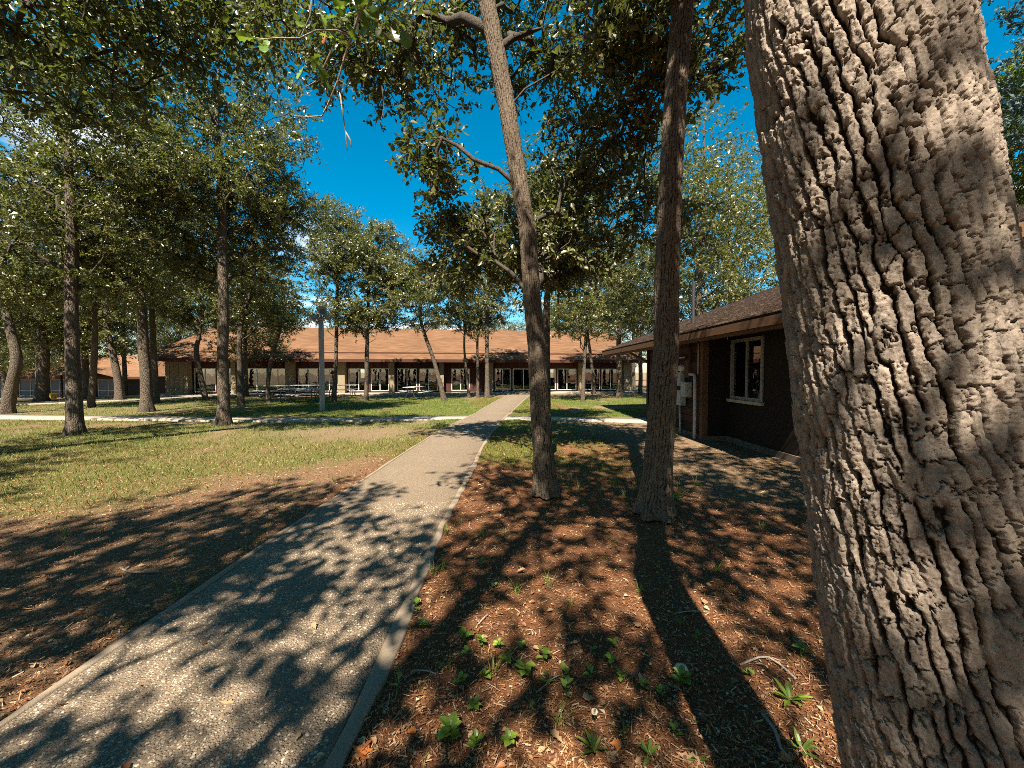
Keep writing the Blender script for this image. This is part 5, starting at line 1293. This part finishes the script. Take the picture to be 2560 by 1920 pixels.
weed(1684, 1268, 12, 2.6, "yellow-green leafy sprout at the foot of the straight slim oak")
# dandelion seed head
p = gp(1486, 1835); sh = thing("dandelion_clock", "round pale dandelion seed head on a thin stalk in the straw", "seed head", p)
MB().tube([(0, 0, 0), (0.004, 0, 0.05), (0.0, 0, 0.095)], 0.0015, 5).build("stalk", MAT['leaf_fresh'], sh)
m = MB(); r5 = random.Random(5)
for k in range(160):
    v = Vector((r5.gauss(0, 1), r5.gauss(0, 1), r5.gauss(0, 1))).normalized(); q = v.orthogonal().normalized() * 0.004; e = v * 0.013
    m.add([tuple(Vector((0, 0, 0.098)) + v * 0.003), tuple(Vector((0, 0, 0.098)) + e - q), tuple(Vector((0, 0, 0.098)) + e + q)], [(0, 1, 2)])
m.build("seed_ball", MAT['frame_tan'], sh)
# mushroom
p = gp(1703, 1690); mu = thing("mushroom", "pale cream mushroom among leaves left of the long trunk shadow", "mushroom", p)
MB().lathe([(0.008, -0.01), (0.007, 0.03), (0.009, 0.04)], n=10).build("stalk", MAT['mushroom'], mu, True)
MB().lathe([(0.010, 0.036), (0.030, 0.034), (0.036, 0.042), (0.030, 0.055), (0.014, 0.062), (0.0, 0.063)], n=16).build("cap", MAT['mushroom'], mu, True)
# fallen leaves
fall = [leaf_data("fallen_leaf", 0.085, 0.03, MAT['dead_leaf']), leaf_data("fallen_leaf", 0.075, 0.032, MAT['dead_orange'])]
def fallen(px, py, kind, label, group=None, s=1.0, zz=0.0):
    o = link(bpy.data.objects.new("fallen_leaf", fall[kind])); p = gp(px, py)
    z = p[2] + 0.018 if off_path(np.array([p[0]]), np.array([p[1]]))[0] else 0.048
    o.location = (p[0], p[1], z); o.rotation_euler = (rt.uniform(-0.3, 0.3), rt.uniform(-0.3, 0.3), rt.uniform(0, 6.28)); o.scale = (s, s, s); return tag(o, label, "leaf", group)
fallen(880, 1902, 1, "large orange oak leaf curled at the bottom of the footpath's right edge", None, 1.3)
fallen(905, 1912, 1, "second smaller orange leaf touching the large one by the footpath", None, 0.8)
fallen(548, 1787, 0, "lone tan oak leaf lying on the near footpath", None, 0.9)
fallen(790, 1600, 0, "crumpled brown leaf in the middle of the footpath", None, 0.7)
fallen(1012, 1865, 1, "small bright orange leaf in straw right of the footpath", None, 0.7)
fallen(1522, 1872, 1, "orange leaf beside the dark dandelion rosette at the bottom", None, 0.8)
fallen(1690, 1895, 0, "pale leaf lying inside the long trunk shadow at the bottom", None, 1.2)
fallen(1990, 1905, 1, "orange leaf at the foot of the big trunk", None, 0.9)
for (px, py) in [(1190, 1410), (1065, 1515), (1190, 1520), (1290, 1440), (1420, 1620), (1490, 1760), (1360, 1640), (1580, 1560), (1545, 1890), (1410, 1880), (300, 1465), (330, 1470), (270, 1455), (260, 1480), (385, 1560), (850, 1270), (520, 1330), (620, 1350), (1250, 1300), (1680, 1340), (1760, 1500), (1830, 1460)]:
    fallen(px, py, 0, "dry tan oak leaf lying flat in the pine straw", "dry oak leaves in the straw", rt.uniform(0.6, 1.0))
# sticks
def stick(pxs, r, label, group=None, name="stick"):
    P = [gp(px, py) + np.array([0, 0, 0.012 + 0.01 * (k % 2)]) for k, (px, py) in enumerate(pxs)]
    b = P[0]; o = MB().tube([p - b for p in arc(P, 3)], r, 6).build(name, MAT['twig'], None, True); o.location = tuple(b); return tag(o, label, "stick", group)
stick([(300, 1420), (318, 1436), (352, 1438), (398, 1442)], 0.008, "forked pale stick lying in the shaded earth left of the footpath")
stick([(345, 1325), (385, 1318), (420, 1300)], 0.005, "short stick in the sunlit streak left of the footpath")
stick([(1685, 1535), (1720, 1532), (1770, 1530)], 0.004, "thin pale twig lying across the long trunk shadow")
stick([(1850, 1665), (1920, 1640), (1990, 1700)], 0.006, "bent twig between the long shadow and the big trunk")
stick([(1905, 1790), (1940, 1840), (1950, 1880), (1975, 1915)], 0.008, "knobbly root-like twig at the bottom beside the big trunk")
stick([(1195, 1580), (1215, 1560), (1222, 1552)], 0.004, "small dark twig by the patch of seedlings")
stick([(1035, 1700), (1070, 1705), (1090, 1710)], 0.004, "pale straight twig just right of the footpath border")
stick([(1340, 1748), (1385, 1710), (1400, 1700)], 0.003, "dry grass stalk lying diagonally among the seedlings")
